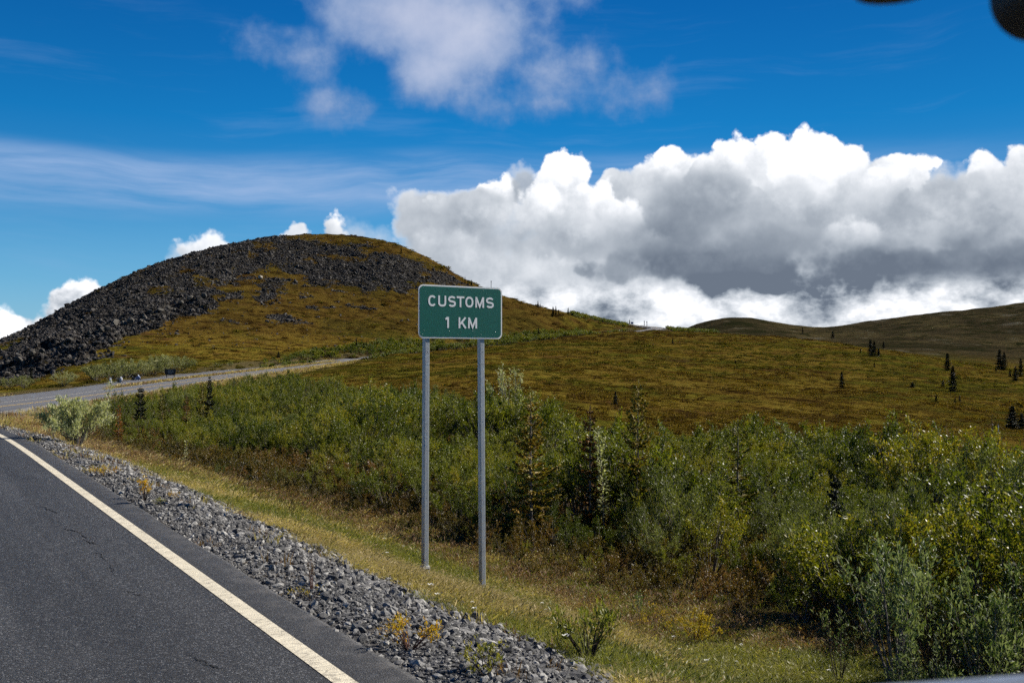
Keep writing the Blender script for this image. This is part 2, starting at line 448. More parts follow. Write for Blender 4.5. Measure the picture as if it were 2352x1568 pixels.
# ------------------------------------------------------------------ land heights
# columns of the view: (X, [(distance ahead, Y)...]) - sampled from the photo, turned into heights at real places
COLS = [
 (-1500, [(10,None,-1.5),(40,None,-2.4),(80,None,-3.5),(200,None,-5),(500,None,-8),(1500,None,-20),(6000,None,-60)]),
 (-500, [(10,None,-1.9),(30,None,-2.4),(60,None,-3.0),(100,None,-3.6),(200,None,-4.6),(330,None,-6.0),(450,None,-8),(700,None,-10),(2500,None,-30),(6000,None,-60)]),
 (0, [(12,None,-2.1),(25,None,-1.7),(45,None,-1.9),(80,None,-2.6),(120,None,-3.6),(160,None,-4.1),(215,892),(300,872),(380,825),(450,784),(560,800),(900,835),(2500,850),(6000,850)]),
 (120, [(12,None,-2.1),(25,None,-1.7),(45,None,-1.9),(80,None,-2.9),(120,None,-3.4),(160,None,-3.8),(215,882),(270,862),(360,800),(430,765),(510,722),(620,745),(900,800),(2500,850),(6000,850)]),
 (250, [(12,None,-2.1),(25,None,-1.7),(45,None,-2.2),(80,None,-3.3),(120,None,-3.3),(150,None,-3.3),(200,878),(250,856),(330,810),(430,742),(560,651),(700,690),(1000,770),(2500,840),(6000,850)]),
 (420, [(12,None,-2.1),(25,None,-1.9),(45,None,-2.7),(80,None,-4.0),(130,None,-4.2),(180,None,-3.4),(230,867),(290,846),(370,795),(470,710),(620,586),(760,630),(1000,720),(2500,840),(6000,850)]),
 (580, [(12,None,-2.1),(25,None,-2.0),(45,None,-3.0),(80,None,-4.3),(130,None,-4.3),(190,None,-3.2),(250,857),(300,842),(380,800),(480,716),(580,618),(660,550),(800,585),(1100,700),(2500,840),(6000,850)]),
 (760, [(12,None,-2.1),(25,None,-2.1),(45,None,-3.0),(80,None,-4.0),(120,902),(180,872),(240,852),(300,836),(350,822),(420,790),(510,716),(600,625),(690,539),(840,575),(1100,690),(2500,840),(6000,850)]),
 (900, [(12,None,-2.1),(25,None,-2.1),(45,None,-2.8),(80,None,-3.2),(120,895),(180,862),(250,838),(350,816),(420,797),(510,735),(600,640),(680,558),(840,600),(1100,710),(2500,840),(6000,850)]),
 (1000, [(12,None,-2.1),(25,None,-2.1),(45,None,-2.8),(80,945),(120,892),(180,854),(260,829),(350,812),(430,799),(490,775),(560,710),(620,650),(680,601),(840,640),(1100,740),(2500,840),(6000,850)]),
 (1080, [(12,None,-2.1),(25,None,-2.2),(45,None,-2.8),(80,940),(150,868),(250,824),(350,806),(450,792),(510,772),(560,735),(610,690),(660,651),(840,680),(1100,750),(2500,840),(6000,850)]),
 (1176, [(12,None,-2.1),(25,None,-2.25),(45,None,-2.8),(80,938),(150,864),(250,818),(350,800),(480,787),(540,762),(600,725),(655,687),(800,710),(1100,770),(2500,840),(6000,850)]),
 (1300, [(12,None,-2.1),(25,None,-2.4),(45,None,-3.0),(80,946),(150,872),(250,820),(350,796),(460,780),(550,767),(600,745),(660,718),(800,735),(1100,780),(2500,840),(6000,850)]),
 (1475, [(12,None,-2.2),(25,None,-2.7),(45,None,-3.3),(80,962),(150,882),(250,826),(350,796),(450,779),(550,767),(630,760),(700,753),(770,747),(900,757),(1200,790),(2500,830),(6000,850)]),
 (1600, [(12,None,-2.3),(25,None,-2.9),(45,None,-3.6),(80,972),(150,890),(250,833),(350,800),(450,780),(550,769),(640,763),(700,762),(800,775),(1050,784),(1300,764),(1500,743),(1800,750),(2500,820),(6000,850)]),
 (1690, [(12,None,-2.3),(25,None,-2.9),(45,None,-3.7),(80,978),(150,896),(250,838),(350,803),(450,783),(560,771),(640,768),(760,782),(1000,785),(1250,758),(1480,725),(1800,745),(2500,820),(6000,850)]),
 (1780, [(12,None,-2.3),(25,None,-3.0),(45,None,-3.8),(80,985),(150,902),(250,843),(350,806),(450,785),(570,774),(700,785),(1000,790),(1250,766),(1480,739),(1800,750),(2500,820),(6000,850)]),
 (1880, [(12,None,-2.3),(25,None,-3.0),(45,None,-3.9),(80,992),(150,910),(250,850),(350,809),(440,788),(520,781),(650,797),(950,797),(1250,772),(1500,753),(1800,760),(2500,815),(6000,850)]),
 (2010, [(12,None,-2.3),(25,None,-3.0),(45,None,-4.0),(80,1002),(150,918),(250,858),(350,815),(440,801),(600,818),(950,800),(1250,770),(1550,735),(1900,750),(2500,800),(6000,850)]),
 (2185, [(12,None,-2.3),(25,None,-3.1),(45,None,-4.2),(80,1016),(150,930),(250,872),(330,838),(390,828),(540,848),(850,815),(1200,765),(1600,714),(2000,735),(2500,790),(6000,850)]),
 (2352, [(12,None,-2.3),(25,None,-3.2),(45,None,-4.4),(80,1030),(150,946),(240,888),(330,853),(450,872),(800,830),(1200,765),(1650,694),(2000,716),(2500,780),(6000,850)]),
 (2700, [(12,None,-2.3),(25,None,-3.3),(45,None,-4.8),(80,None,-6.5),(150,None,-9),(300,None,-12),(500,None,-14),(900,None,15),(1650,None,110),(2500,None,80),(6000,None,-30)]),
 (3800, [(12,None,-2.2),(25,None,-3.0),(60,None,-5.0),(150,None,-9),(300,None,-14),(700,None,0),(1500,None,90),(2500,None,80),(6000,None,-30)]),
]
LR = np.linspace(math.log(3.0), math.log(14000.0), 420)
AZ = np.radians(np.arange(-180, 180.01, 0.5))
def _build_base():
    cols_az, cols_h = [], []
    for X, pts in COLS:
        s = (X - CX) / FPX; a = math.atan(s)
        rs, hs = [], []
        for p in pts:
            z = p[0]; h = p[2] if p[1] is None else CAM_Z - z * (p[1] - CY) / FPX
            rs.append(math.log(z / math.cos(a))); hs.append(h)
        rs = np.array(rs); hs = np.array(hs)
        # monotone-ish hermite
        dl = np.diff(hs) / np.diff(rs)
        m = np.zeros(len(hs)); m[1:-1] = 0.5 * (dl[1:] + dl[:-1]); m[0] = dl[0] * 0; m[-1] = dl[-1] * 0
        q = np.clip(LR, rs[0], rs[-1]); j = np.clip(np.searchsorted(rs, q) - 1, 0, len(rs) - 2)
        w = rs[j + 1] - rs[j]; t = (q - rs[j]) / w
        h = (2*t**3 - 3*t**2 + 1) * hs[j] + (t**3 - 2*t**2 + t) * w * m[j] + (-2*t**3 + 3*t**2) * hs[j+1] + (t**3 - t**2) * w * m[j+1]
        cols_az.append(a); cols_h.append(h)
    back = np.interp(LR, np.log([3, 12, 60, 300, 1500, 6000]), [-1.0, -1.6, -3, -8, -15, -60])
    cols_az = [-math.pi, R(-110)] + cols_az + [R(110), math.pi]
    cols_h = [back, back] + cols_h + [back, back]
    cols_az = np.array(cols_az); H_ = np.array(cols_h)
    dl = np.diff(H_, axis=0) / np.diff(cols_az)[:, None]
    m = np.zeros_like(H_); w_ = np.diff(cols_az)
    m[1:-1] = (dl[1:] * w_[:-1, None] + dl[:-1] * w_[1:, None]) / (w_[1:] + w_[:-1])[:, None]
    j = np.clip(np.searchsorted(cols_az, AZ) - 1, 0, len(cols_az) - 2)
    w = (cols_az[j + 1] - cols_az[j]); t = ((AZ - cols_az[j]) / w)[:, None]; w = w[:, None]
    G = (2*t**3 - 3*t**2 + 1) * H_[j] + (t**3 - 2*t**2 + t) * w * m[j] + (-2*t**3 + 3*t**2) * H_[j+1] + (t**3 - t**2) * w * m[j+1]
    # slight smoothing over distance and azimuth
    for _ in range(3):
        G[:, 1:-1] = 0.25 * G[:, :-2] + 0.5 * G[:, 1:-1] + 0.25 * G[:, 2:]
    for _ in range(3):
        G[1:-1] = 0.25 * G[:-2] + 0.5 * G[1:-1] + 0.25 * G[2:]
    return G
BASE = _build_base()
def base_h(x, y):
    r = np.maximum(np.hypot(x, y), 3.01); a = np.arctan2(x, y)
    fi = (a - AZ[0]) / (AZ[1] - AZ[0]); fj = (np.log(r) - LR[0]) / (LR[1] - LR[0])
    fi = np.clip(fi, 0, len(AZ) - 1.001); fj = np.clip(fj, 0, len(LR) - 1.001)
    i = fi.astype(int); j = fj.astype(int); u = fi - i; v = fj - j
    return (BASE[i, j] * (1 - u) + BASE[i + 1, j] * u) * (1 - v) + (BASE[i, j + 1] * (1 - u) + BASE[i + 1, j + 1] * u) * v

PW = [0, 0.35, 0.8, 2.5, 4.2, 5.2, 6.6, 9.0, 14.0, 25, 60]
PD = [0, 0.03, 0.13, 0.74, 1.40, 1.76, 2.05, 2.28, 2.9, 5.0, 14]
LW = [0, 0.5, 2.0, 5.0, 9.0, 20, 60]
LD = [0, 0.04, 0.2, 1.0, 2.1, 5, 14]
def photo_xy(x, y, h):
    yy = np.maximum(y, 0.5)
    return CX + x / yy * FPX, CY - (h - CAM_Z) / yy * FPX

ROCK = [  # outline of the scree on the hill, reduced-photo pixels, used once to find the place on the hill
 [(-60,800),(0,770),(230,640),(420,570),(560,535),(700,545),(760,565),(860,580),(960,600),(1000,612),(1075,655),(1000,668),(960,664),(860,655),(800,668),(770,650),(700,662),(650,650),(640,700),(610,706),(600,660),(545,640),(505,690),(420,722),(350,758),(270,790),(200,825),(110,850),(30,885),(-60,900)],
]
def in_poly(X, Y, poly):
    c = np.zeros(X.shape, bool)
    n = len(poly)
    for i in range(n):
        x1, y1 = poly[i]; x2, y2 = poly[(i + 1) % n]
        if y1 == y2: continue
        k = ((y1 > Y) != (y2 > Y)) & (X < (x2 - x1) * (Y - y1) / (y2 - y1) + x1)
        c ^= k
    return c

def land(x, y, full=False):
    x = np.asarray(x, dtype=float); y = np.asarray(y, dtype=float)
    B = base_h(x, y)
    r = np.hypot(x, y)
    # unevenness of the open ground
    rough = sstep(r, 20, 120)
    B = B + rough * (0.55 * fbm(x, y, 14, 4, 3) + 0.35 * np.maximum(fbm(x, y, 3.5, 2, 5), 0)) + 0.10 * fbm(x, y, 2.5, 3, 9)
    hillz = sstep(r, 330, 420) * (r < 1000)
    X, Y = photo_xy(x, y, B)
    Xn, Yn = X + 38 * fbm(x, y, 40, 4, 21), Y + 26 * fbm(x, y, 30, 4, 22)
    rr_ = (r < 800) & (r > 230)
    rkp = np.zeros(len(x))
    for q_ in range(4):
        rkp = rkp + 0.25 * (in_poly(X + 70 * fbm(x, y, 34, 5, 21 + 5 * q_, 0.6), Y + 40 * fbm(x, y, 20, 5, 22 + 5 * q_, 0.6), ROCK[0]) & rr_)
    rk = rkp > 0.4
    holes = fbm(x, y, 34, 4, 31) + 0.12
    rock = rkp * np.where(X < 380, 1.0, sstep(holes + 0.35 * (rkp - 0.5), -0.34, 0.10))
    rock = rock * (1 - 0.6 * sstep(fbm(x, y, 18, 4, 35), 0.16, 0.36))
    spots = sstep(fbm(x, y, 16, 4, 37), 0.33, 0.40) * sstep(B, 8, 25) * (r < 800) * (X < 1000)
    rock = np.maximum(rock, spots * 0.8)
    ridge = 1 - np.abs(fbm(x, y, 13, 4, 41)) * 2.2
    B = B + rock * (1.7 * (ridge - 0.7) + 1.1 * fbm(x, y, 3.2, 2, 43))
    out = (X > 180) & (X < 520) & (Y > 670) & (Y < 790)
    crag = rk & in_poly(Xn, Yn, [(-40, 900), (0, 838), (140, 790), (260, 745), (360, 705), (470, 672), (520, 690), (430, 735), (330, 772), (230, 815), (100, 860), (0, 890)])
    cm = crag.astype(float)
    B = B + cm * (np.floor(fbm(x, y, 9, 3, 47) * 5) * 0.9 + 3.0 * np.abs(fbm(x, y, 6, 3, 49)))
    far = sstep(r, 900, 1200)
    B = B + far * (7 * fbm(x, y, 160, 4, 51) + 2.5 * fbm(x, y, 40, 3, 53))
    # the roads
    lat, hz, si = nearest(MAIN, MT, MN, x, y)
    la2, hz2, si2 = nearest(SIDE, ST, SN, x, y)
    drop = 0.02 + 0.0010 * r
    def fit(B, lat, hz, half, cover):
        w = np.abs(lat) - half
        ww = np.maximum(w, 0)
        prof = np.where(lat > 0, np.interp(ww, PW, PD), np.interp(ww, LW, LD))
        lo = hz - prof - 0.008; hi = hz - 0.04 + np.maximum(ww - 2.5, 0) * 0.22 - np.minimum(ww, 1.5) * 0.03
        h = np.clip(B, np.minimum(lo, hi), hi)
        near = sstep(ww, 40, 16)
        h = np.where(np.abs(lat) > 900, B, B + (h - B) * near)
        h = np.where(w < 0.0, hz - drop - 0.012, h)
        h = np.where((w >= 0) & (w < 0.6), np.minimum(h, hz - 0.015 - drop * sstep(w, 0.6, 0.0)), h)
        return h
    B = fit(B, la2, hz2, SHALF, None)
    on_side = np.abs(la2) < SHALF + 0.6
    B2 = fit(B, lat, hz, HALF, None)
    B = np.where(on_side & (np.abs(lat) > HALF), np.minimum(B, B2), B2)
    if full:
        w = np.where(lat > 900, 900.0, np.where(lat > 0, lat - HALF, -lat - HALF))
        w2 = np.where(np.abs(la2) > 900, 900.0, np.abs(la2) - SHALF)
        return B, dict(rock=np.maximum(rock, cm), w=np.minimum(w, w2), side=np.sign(lat), lat=lat, si=si, X=X, Y=Y, r=r)
    return B
def gz(x, y): return float(land(np.array([x]), np.array([y]))[0])
def hit(X, Y, z0=20.0, z1=1500.0):
    """where the line of sight through (X, Y) meets the land"""
    z = np.exp(np.linspace(math.log(z0), math.log(z1), 900))
    x = (X - CX) / FPX * z; h = CAM_Z - z * (Y - CY) / FPX
    g = land(x, z)
    k = np.where(g >= h)[0]
    i = k[0] if len(k) else int(np.argmin(h - g))
    return float(x[i]), float(z[i]), float(g[i])

# ------------------------------------------------------------------ materials
def new_mat(name):
    m = bpy.data.materials.new(name); m.use_nodes = True
    k = NT(m.node_tree); k.t.nodes.clear()
    out = k.n('ShaderNodeOutputMaterial')
    return m, k, out
def bsdf(k, out, col, rough=0.8, spec=0.3, metal=0.0, normal=None):
    b = k.n('ShaderNodeBsdfPrincipled')
    k.put(b.inputs['Base Color'], col); k.put(b.inputs['Roughness'], rough)
    k.put(b.inputs['Specular IOR Level'], spec); k.put(b.inputs['Metallic'], metal)
    if normal is not None: k.put(b.inputs['Normal'], normal)
    k.t.links.new(b.outputs[0], out.inputs[0])
    return b
def bump(k, h, dist, strength=1.0):
    b = k.n('ShaderNodeBump'); b.inputs['Distance'].default_value = dist; b.inputs['Strength'].default_value = strength
    k.put(b.inputs['Height'], h)
    return b.outputs[0]
def pos(k): return k.n('ShaderNodeNewGeometry').outputs['Position']

def mat_simple(name, col, rough=0.6, spec=0.4, metal=0.0, var=0.12, sc_=8.0):
    m, k, out = new_mat(name)
    n = k.noise(k.n('ShaderNodeTexCoord').outputs['Object'], sc_, 4)
    c = k.mix(k.lin(n, 0.3, 0.7, 0, 1), tuple(v * (1 - var) for v in col), tuple(min(1, v * (1 + var)) for v in col))
    bsdf(k, out, c, rough, spec, metal)
    return m

def mat_ground():
    m, k, out = new_mat('ground_cover')
    P = pos(k)
    w, rock, far = k.attr('w'), k.attr('rock'), k.attr('far')
    geo = k.n('ShaderNodeNewGeometry')
    # tundra
    big = k.noise(P, 0.021, 5, 0.55); mid = k.noise(P, 0.13, 6, 0.6); fine = k.noise(P, 1.1, 6, 0.65)
    t = k.m('ADD', k.m('MULTIPLY', mid, 0.55), k.m('MULTIPLY', fine, 0.45))
    t = k.lin(t, 0.36, 0.64)
    tun = k.ramp(t, [(0.0, (0.016, 0.009, 0.003)), (0.22, (0.050, 0.028, 0.007)), (0.45, (0.125, 0.078, 0.013)), (0.70, (0.175, 0.122, 0.018)), (1.0, (0.20, 0.145, 0.030))])
    grn = k.ramp(t, [(0.0, (0.018, 0.017, 0.004)), (0.4, (0.055, 0.052, 0.008)), (0.8, (0.125, 0.110, 0.012)), (1.0, (0.22, 0.175, 0.020))])
    tun = k.mix(k.ss(big, 0.46, 0.60), tun, grn)
    red = k.ss(k.noise(P, 0.055, 5, 0.6), 0.55, 0.68)
    tun = k.mix(k.m('MULTIPLY', red, 0.55), tun, (0.085, 0.040, 0.018))
    # far hills: heather grey brown
    fcol = k.ramp(k.lin(k.noise(P, 0.012, 8, 0.65), 0.35, 0.65), [(0.0, (0.022, 0.022, 0.009)), (0.5, (0.060, 0.045, 0.022)), (1.0, (0.105, 0.080, 0.032))])
    fcol = k.mix(k.ss(k.noise(P, 0.05, 8, 0.75), 0.50, 0.60), fcol, (0.022, 0.023, 0.008))
    fcol = k.mix(k.ss(k.noise(P, 0.016, 6, 0.6), 0.58, 0.66), fcol, (0.12, 0.10, 0.060))
    zz = k.n('ShaderNodeSeparateXYZ'); k.put(zz.inputs[0], P)
    heath = k.m('MULTIPLY', k.ss(k.m('ADD', zz.outputs[2], k.m('MULTIPLY', k.m('SUBTRACT', mid, 0.5), 20)), 6, 16), k.ss(zz.outputs[0], 60, 10))
    tun = k.mix(k.m('MULTIPLY', heath, 0.62), tun, k.mix(t, (0.020, 0.011, 0.004), (0.105, 0.060, 0.015)))
    tun = k.mix(far, tun, fcol)
    # scree
    vn = k.n('ShaderNodeTexVoronoi'); k.put(vn.inputs['Vector'], P); vn.inputs['Scale'].default_value = 0.75
    vs = k.n('ShaderNodeSeparateColor'); k.put(vs.inputs[0], vn.outputs['Color'])
    sct = k.m('ADD', k.m('MULTIPLY', vs.outputs[0], 0.6), k.m('MULTIPLY', k.noise(P, 0.3, 6, 0.7), 0.6))
    scree = k.ramp(sct, [(0.25, (0.010, 0.009, 0.009)), (0.55, (0.028, 0.025, 0.022)), (0.8, (0.058, 0.052, 0.045)), (0.97, (0.15, 0.14, 0.12))])
    lich = k.ss(k.noise(P, 0.22, 6, 0.7), 0.55, 0.64)
    scree = k.mix(k.m('MULTIPLY', lich, 0.85), scree, (0.045, 0.034, 0.010))
    rk = k.ss(k.m('ADD', rock, k.m('MULTIPLY', k.m('SUBTRACT', k.noise(P, 0.5, 5, 0.7), 0.5), 1.3)), 0.42, 0.58)
    col = k.mix(rk, tun, scree)
    # verge: gravel, then dry earth under the grass
    wn = k.m('ADD', w, k.m('MULTIPLY', k.m('SUBTRACT', k.noise(P, 0.9, 5), 0.5), 1.6))
    gv = k.vor(P, 26, out='Color')
    gsep = k.n('ShaderNodeSeparateColor'); k.put(gsep.inputs[0], gv)
    grav = k.ramp(gsep.outputs[0], [(0.0, (0.035, 0.036, 0.038)), (0.5, (0.11, 0.11, 0.112)), (0.85, (0.20, 0.195, 0.185)), (1.0, (0.34, 0.33, 0.31))])
    grav = k.mix(k.ss(k.noise(P, 1.6, 4), 0.50, 0.68), grav, (0.13, 0.10, 0.062))
    soil = k.ramp(k.noise(P, 2.2, 6, 0.7), [(0.3, (0.045, 0.036, 0.016)), (0.55, (0.105, 0.082, 0.034)), (0.75, (0.17, 0.135, 0.062))])
    edge = k.ss(wn, 3.1, 2.3)
    dist_soil = k.ss(wn, 14.0, 8.0)
    vg = k.mix(edge, soil, grav)
    col = k.mix(k.m('MAXIMUM', edge, dist_soil), col, vg)
    h = k.m('ADD', k.m('MULTIPLY', k.noise(P, 3.0, 6, 0.7), 0.25), k.m('MULTIPLY', k.noise(P, 0.35, 5, 0.65), 0.9))
    h2 = k.m('MULTIPLY', vn.outputs['Distance'], k.m('MULTIPLY', rk, 1.5))
    nrm = bump(k, k.m('SUBTRACT', h, h2), 1.0, 0.75)
    df = k.n('ShaderNodeBsdfDiffuse'); k.put(df.inputs['Color'], col); df.inputs['Roughness'].default_value = 0.6; k.put(df.inputs['Normal'], nrm)
    k.t.links.new(df.outputs[0], out.inputs[0])
    return m

def mat_asphalt():
    m, k, out = new_mat('asphalt')
    P = pos(k)
    ax, ay = HD, RT
    u = k.v('DOT_PRODUCT', P, (RT[0], RT[1], 0)); v = k.v('DOT_PRODUCT', P, (HD[0], HD[1], 0))
    vc = k.n('ShaderNodeTexVoronoi'); k.put(vc.inputs['Vector'], P); vc.inputs['Scale'].default_value = 95
    s = k.n('ShaderNodeSeparateColor'); k.put(s.inputs[0], vc.outputs['Color'])
    g = k.ramp(s.outputs[0], [(0.0, (0.011, 0.011, 0.011)), (0.55, (0.028, 0.0275, 0.027)), (0.86, (0.052, 0.051, 0.050)), (0.985, (0.17, 0.17, 0.17))])
    g2 = k.noise(P, 30, 5, 0.8)
    g = k.mix(k.lin(g2, 0.35, 0.70, 0, 0.5), g, (0.033, 0.0325, 0.032))
    # wear along the wheel paths, seams
    cv = k.n('ShaderNodeCombineXYZ'); k.put(cv.inputs[0], k.m('MULTIPLY', u, 1.0)); k.put(cv.inputs[1], k.m('MULTIPLY', v, 0.05))
    wear = k.noise(cv.outputs[0], 1.6, 5, 0.6)
    g = k.mix(k.ss(wear, 0.38, 0.66), k.v('SCALE', g, 0.75), k.v('SCALE', g, 1.22))
    shoulder = k.ss(u, 2.3, 2.5)
    g = k.mix(k.m('MULTIPLY', shoulder, 0.5), g, (0.036, 0.035, 0.034))
    blot = k.ss(k.noise(P, 0.55, 6, 0.65), 0.55, 0.75)
    g = k.mix(k.m('MULTIPLY', blot, 0.5), g, (0.045, 0.044, 0.043))
    dustf = k.ss(k.attr('edge'), 0.75, 0.0)
    g = k.mix(k.m('MULTIPLY', dustf, k.ss(k.noise(P, 5, 5), 0.45, 0.62, 0.0, 0.55)), g, (0.085, 0.080, 0.074))
    # hairline seam across the lane
    seam = k.m('ABSOLUTE', k.m('SUBTRACT', k.m('ADD', v, k.m('MULTIPLY', k.noise(P, 1.4, 3), 0.12)), 18.9))
    g = k.mix(k.m('MULTIPLY', k.ss(seam, 0.035, 0.012), 0.55), g, (0.055, 0.055, 0.054))
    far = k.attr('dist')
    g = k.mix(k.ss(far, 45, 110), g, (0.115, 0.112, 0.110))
    hh = k.m('SUBTRACT', k.vor(P, 95), k.m('MULTIPLY', g2, 0.6))
    bsdf(k, out, g, k.lin(g2, 0.3, 0.7, 0.55, 0.85), 0.35, normal=bump(k, k.m('MULTIPLY', hh, -1), 0.006, 0.7))
    return m

def mat_paint(name, col):
    m, k, out = new_mat(name)
    P = pos(k)
    n = k.noise(P, 6, 5, 0.7)
    c = k.mix(k.ss(n, 0.35, 0.7), tuple(v * 0.80 for v in col), col)
    st = k.n('ShaderNodeCombineXYZ')
    u = k.v('DOT_PRODUCT', P, (RT[0], RT[1], 0)); v = k.v('DOT_PRODUCT', P, (HD[0], HD[1], 0))
    k.put(st.inputs[0], k.m('MULTIPLY', u, 3.0)); k.put(st.inputs[1], k.m('MULTIPLY', v, 14.0))
    cr = k.vor(st.outputs[0], 1.0, 'DISTANCE_TO_EDGE')
    crack = k.ss(k.m('ADD', cr, k.m('MULTIPLY', k.noise(P, 40, 3), 0.16)), 0.13, 0.09)
    c = k.mix(k.m('MULTIPLY', crack, 0.50), c, (0.16, 0.14, 0.11))
    pit = k.ss(k.vor(P, 60), 0.20, 0.12)
    c = k.mix(k.m('MULTIPLY', pit, k.ss(k.noise(P, 9, 3), 0.5, 0.62)), c, (0.12, 0.11, 0.09))
    bsdf(k, out, c, 0.7, 0.3, normal=bump(k, k.vor(P, 95), 0.004, 0.6))
    return m

def mat_leaf(name, cols, back=None, transl=0.35, rough=0.5, patch=0.22, contrast=0.75, spec=0.2):
    """cols: ramp colours dark to light; back: paler underside"""
    m, k, out = new_mat(name)
    geo = k.n('ShaderNodeNewGeometry')
    oi = k.n('ShaderNodeObjectInfo')
    n = k.noise(geo.outputs['Position'], patch, 3, 0.6)
    f = k.m('ADD', k.m('MULTIPLY', k.m('SUBTRACT', n, 0.5), 1.3), 0.5)
    f = k.m('ADD', k.m('MULTIPLY', f, 0.40), k.m('ADD', k.m('MULTIPLY', geo.outputs['Random Per Island'], 0.26), k.m('MULTIPLY', oi.outputs['Random'], 0.34)))
    nn = len(cols)
    c = k.ramp(f, [(0.15 + 0.7 * i / (nn - 1), c_) for i, c_ in enumerate(cols)])
    if back: c = k.mix(geo.outputs['Backfacing'], c, back)
    b = k.n('ShaderNodeBsdfPrincipled')
    k.put(b.inputs['Base Color'], c); b.inputs['Roughness'].default_value = rough
    b.inputs['Specular IOR Level'].default_value = spec
    tr = k.n('ShaderNodeBsdfTranslucent'); k.put(tr.inputs[0], k.mix(1.0, c, (1.15, 1.2, 0.6), 'MULTIPLY'))
    mx = k.n('ShaderNodeMixShader'); mx.inputs[0].default_value = transl
    k.t.links.new(b.outputs[0], mx.inputs[1]); k.t.links.new(tr.outputs[0], mx.inputs[2])
    k.t.links.new(mx.outputs[0], out.inputs[0])
    return m

def mat_stone(name, stops, scale=1.0, patch=None):
    m, k, out = new_mat(name)
    geo = k.n('ShaderNodeNewGeometry'); oi = k.n('ShaderNodeObjectInfo')
    tc = k.n('ShaderNodeTexCoord').outputs['Object']
    f = k.m('ADD', k.m('MULTIPLY', oi.outputs['Random'], 0.75), k.m('MULTIPLY', k.noise(tc, 6 * scale, 5, 0.7), 0.25))
    c = k.ramp(f, stops)
    c = k.mix(k.ss(k.noise(tc, 14 * scale, 4, 0.7), 0.56, 0.66), c, k.v('SCALE', c, 1.8))
    if patch: c = k.mix(k.m('MULTIPLY', k.ss(k.noise(geo.outputs['Position'], 1.3, 3), 0.52, 0.62), 0.6), c, patch)
    bsdf(k, out, c, 0.85, 0.3, normal=bump(k, k.noise(tc, 22 * scale, 5, 0.7), 0.02 / scale, 0.8))
    return m

M_ground = mat_ground()
M_asphalt = mat_asphalt()
M_white = mat_paint('cream_road_paint', (0.66, 0.59, 0.44))
M_yellow = mat_paint('yellow_road_paint', (0.62, 0.40, 0.06))

# ------------------------------------------------------------------ the land as polar sheets
def build_land():
    az = [-34 + 0.115 * i for i in range(int(68 / 0.115) + 1)]
    a = az[-1]; st = 0.3
    right = []
    while a + st < 180: a += st; right.append(a); st = min(st * 1.25, 4.0)
    a = az[0]; st = 0.3; left = []
    while a - st > -180: a -= st; left.append(a); st = min(st * 1.25, 4.0)
    az = np.radians(np.array(left[::-1] + az + right))
    r = [1.6]
    while r[-1] < 14000:
        q = r[-1]
        if q < 60: q *= 1.019
        elif q < 300: q *= 1.0115
        elif q < 760: q += 2.1
        elif q < 2300: q *= 1.015
        else: q *= 1.08
        r.append(q)
    r = np.array(r)
    A, Rr = np.meshgrid(az, r, indexing='ij')
    x = (Rr * np.sin(A)).ravel(); y = (Rr * np.cos(A)).ravel()
    h, at = land(x, y, True)
    na, nr = len(az), len(r)
    verts = np.stack([x, y, h], 1)
    verts = np.vstack([verts, [[0, 0, -0.06]]])
    I, J = np.meshgrid(np.arange(na), np.arange(nr - 1), indexing='ij')
    I2 = (I + 1) % na
    q = np.stack([I * nr + J, I * nr + J + 1, I2 * nr + J + 1, I2 * nr + J], -1).reshape(-1, 4)
    # inward fan
    fan = np.stack([np.arange(na) * nr, ((np.arange(na) + 1) % na) * nr, np.full(na, na * nr)], 1)[:, ::-1]
    ap = {k_: np.append(at[k_], v_) for k_, v_ in (('rock', 0), ('w', -2.0))}
    rr = np.append(at['r'], 0)
    farv = sstep(rr, 760, 1000)
    cx_ = x[q].mean(1); cr = np.hypot(cx_, y[q].mean(1)); cX = CX + cx_ / np.maximum(y[q].mean(1), .5) * FPX
    front = y[q].mean(1) > 0
    hill = front & (cr > 385) & (cr <= 1100) & (cX < 1330) & (h[q].mean(1) > 3 + 4 * sstep(cX, 900, 1300))
    farh = (cr > 1000) & ~hill
    for name, selq, lab in (('ground', ~(hill | farh), None), ('rocky_hill', hill, None), ('far_hills', farh, None)):
        qs = q[selq]
        fs = [qs]
        if name == 'ground': fs = [qs, fan]
        used = np.unique(np.concatenate([f.ravel() for f in fs]))
        remap = np.full(len(verts), -1); remap[used] = np.arange(len(used))
        me = np_mesh(name, verts[used], [remap[f] for f in fs], M_ground, True)
        for an, arr in (('rock', ap['rock']), ('w', ap['w']), ('far', farv)):
            t_ = me.attributes.new(an, 'FLOAT', 'POINT'); t_.data.foreach_set('value', arr[used].astype(np.float32))
        tag(link(name, me), kind='structure')
build_land()

# ------------------------------------------------------------------ roads
def ribbon(path, nrm, offs, lift, i0=0, i1=None, step=1, skirt=0.0):
    """strip of quads across the offsets, following the path"""
    i1 = len(path) if i1 is None else i1
    idx = np.arange(i0, i1, step)
    P = path[idx]; N = nrm[idx]
    cols = []
    for o in offs:
        v = P.copy(); v[:, :2] += N * o; v[:, 2] += lift
        cols.append(v)
    if skirt:
        a = cols[0].copy(); a[:, :2] -= N * 0.05; a[:, 2] -= skirt; b = cols[-1].copy(); b[:, :2] += N * 0.05; b[:, 2] -= skirt
        cols = [a] + cols + [b]
    V = np.stack(cols, 1); n, m = V.shape[:2]
    I, J = np.meshgrid(np.arange(n - 1), np.arange(m - 1), indexing='ij')
    q = np.stack([I * m + J, I * m + J + 1, (I + 1) * m + J + 1, (I + 1) * m + J], -1).reshape(-1, 4)
    return V.reshape(-1, 3), q, idx
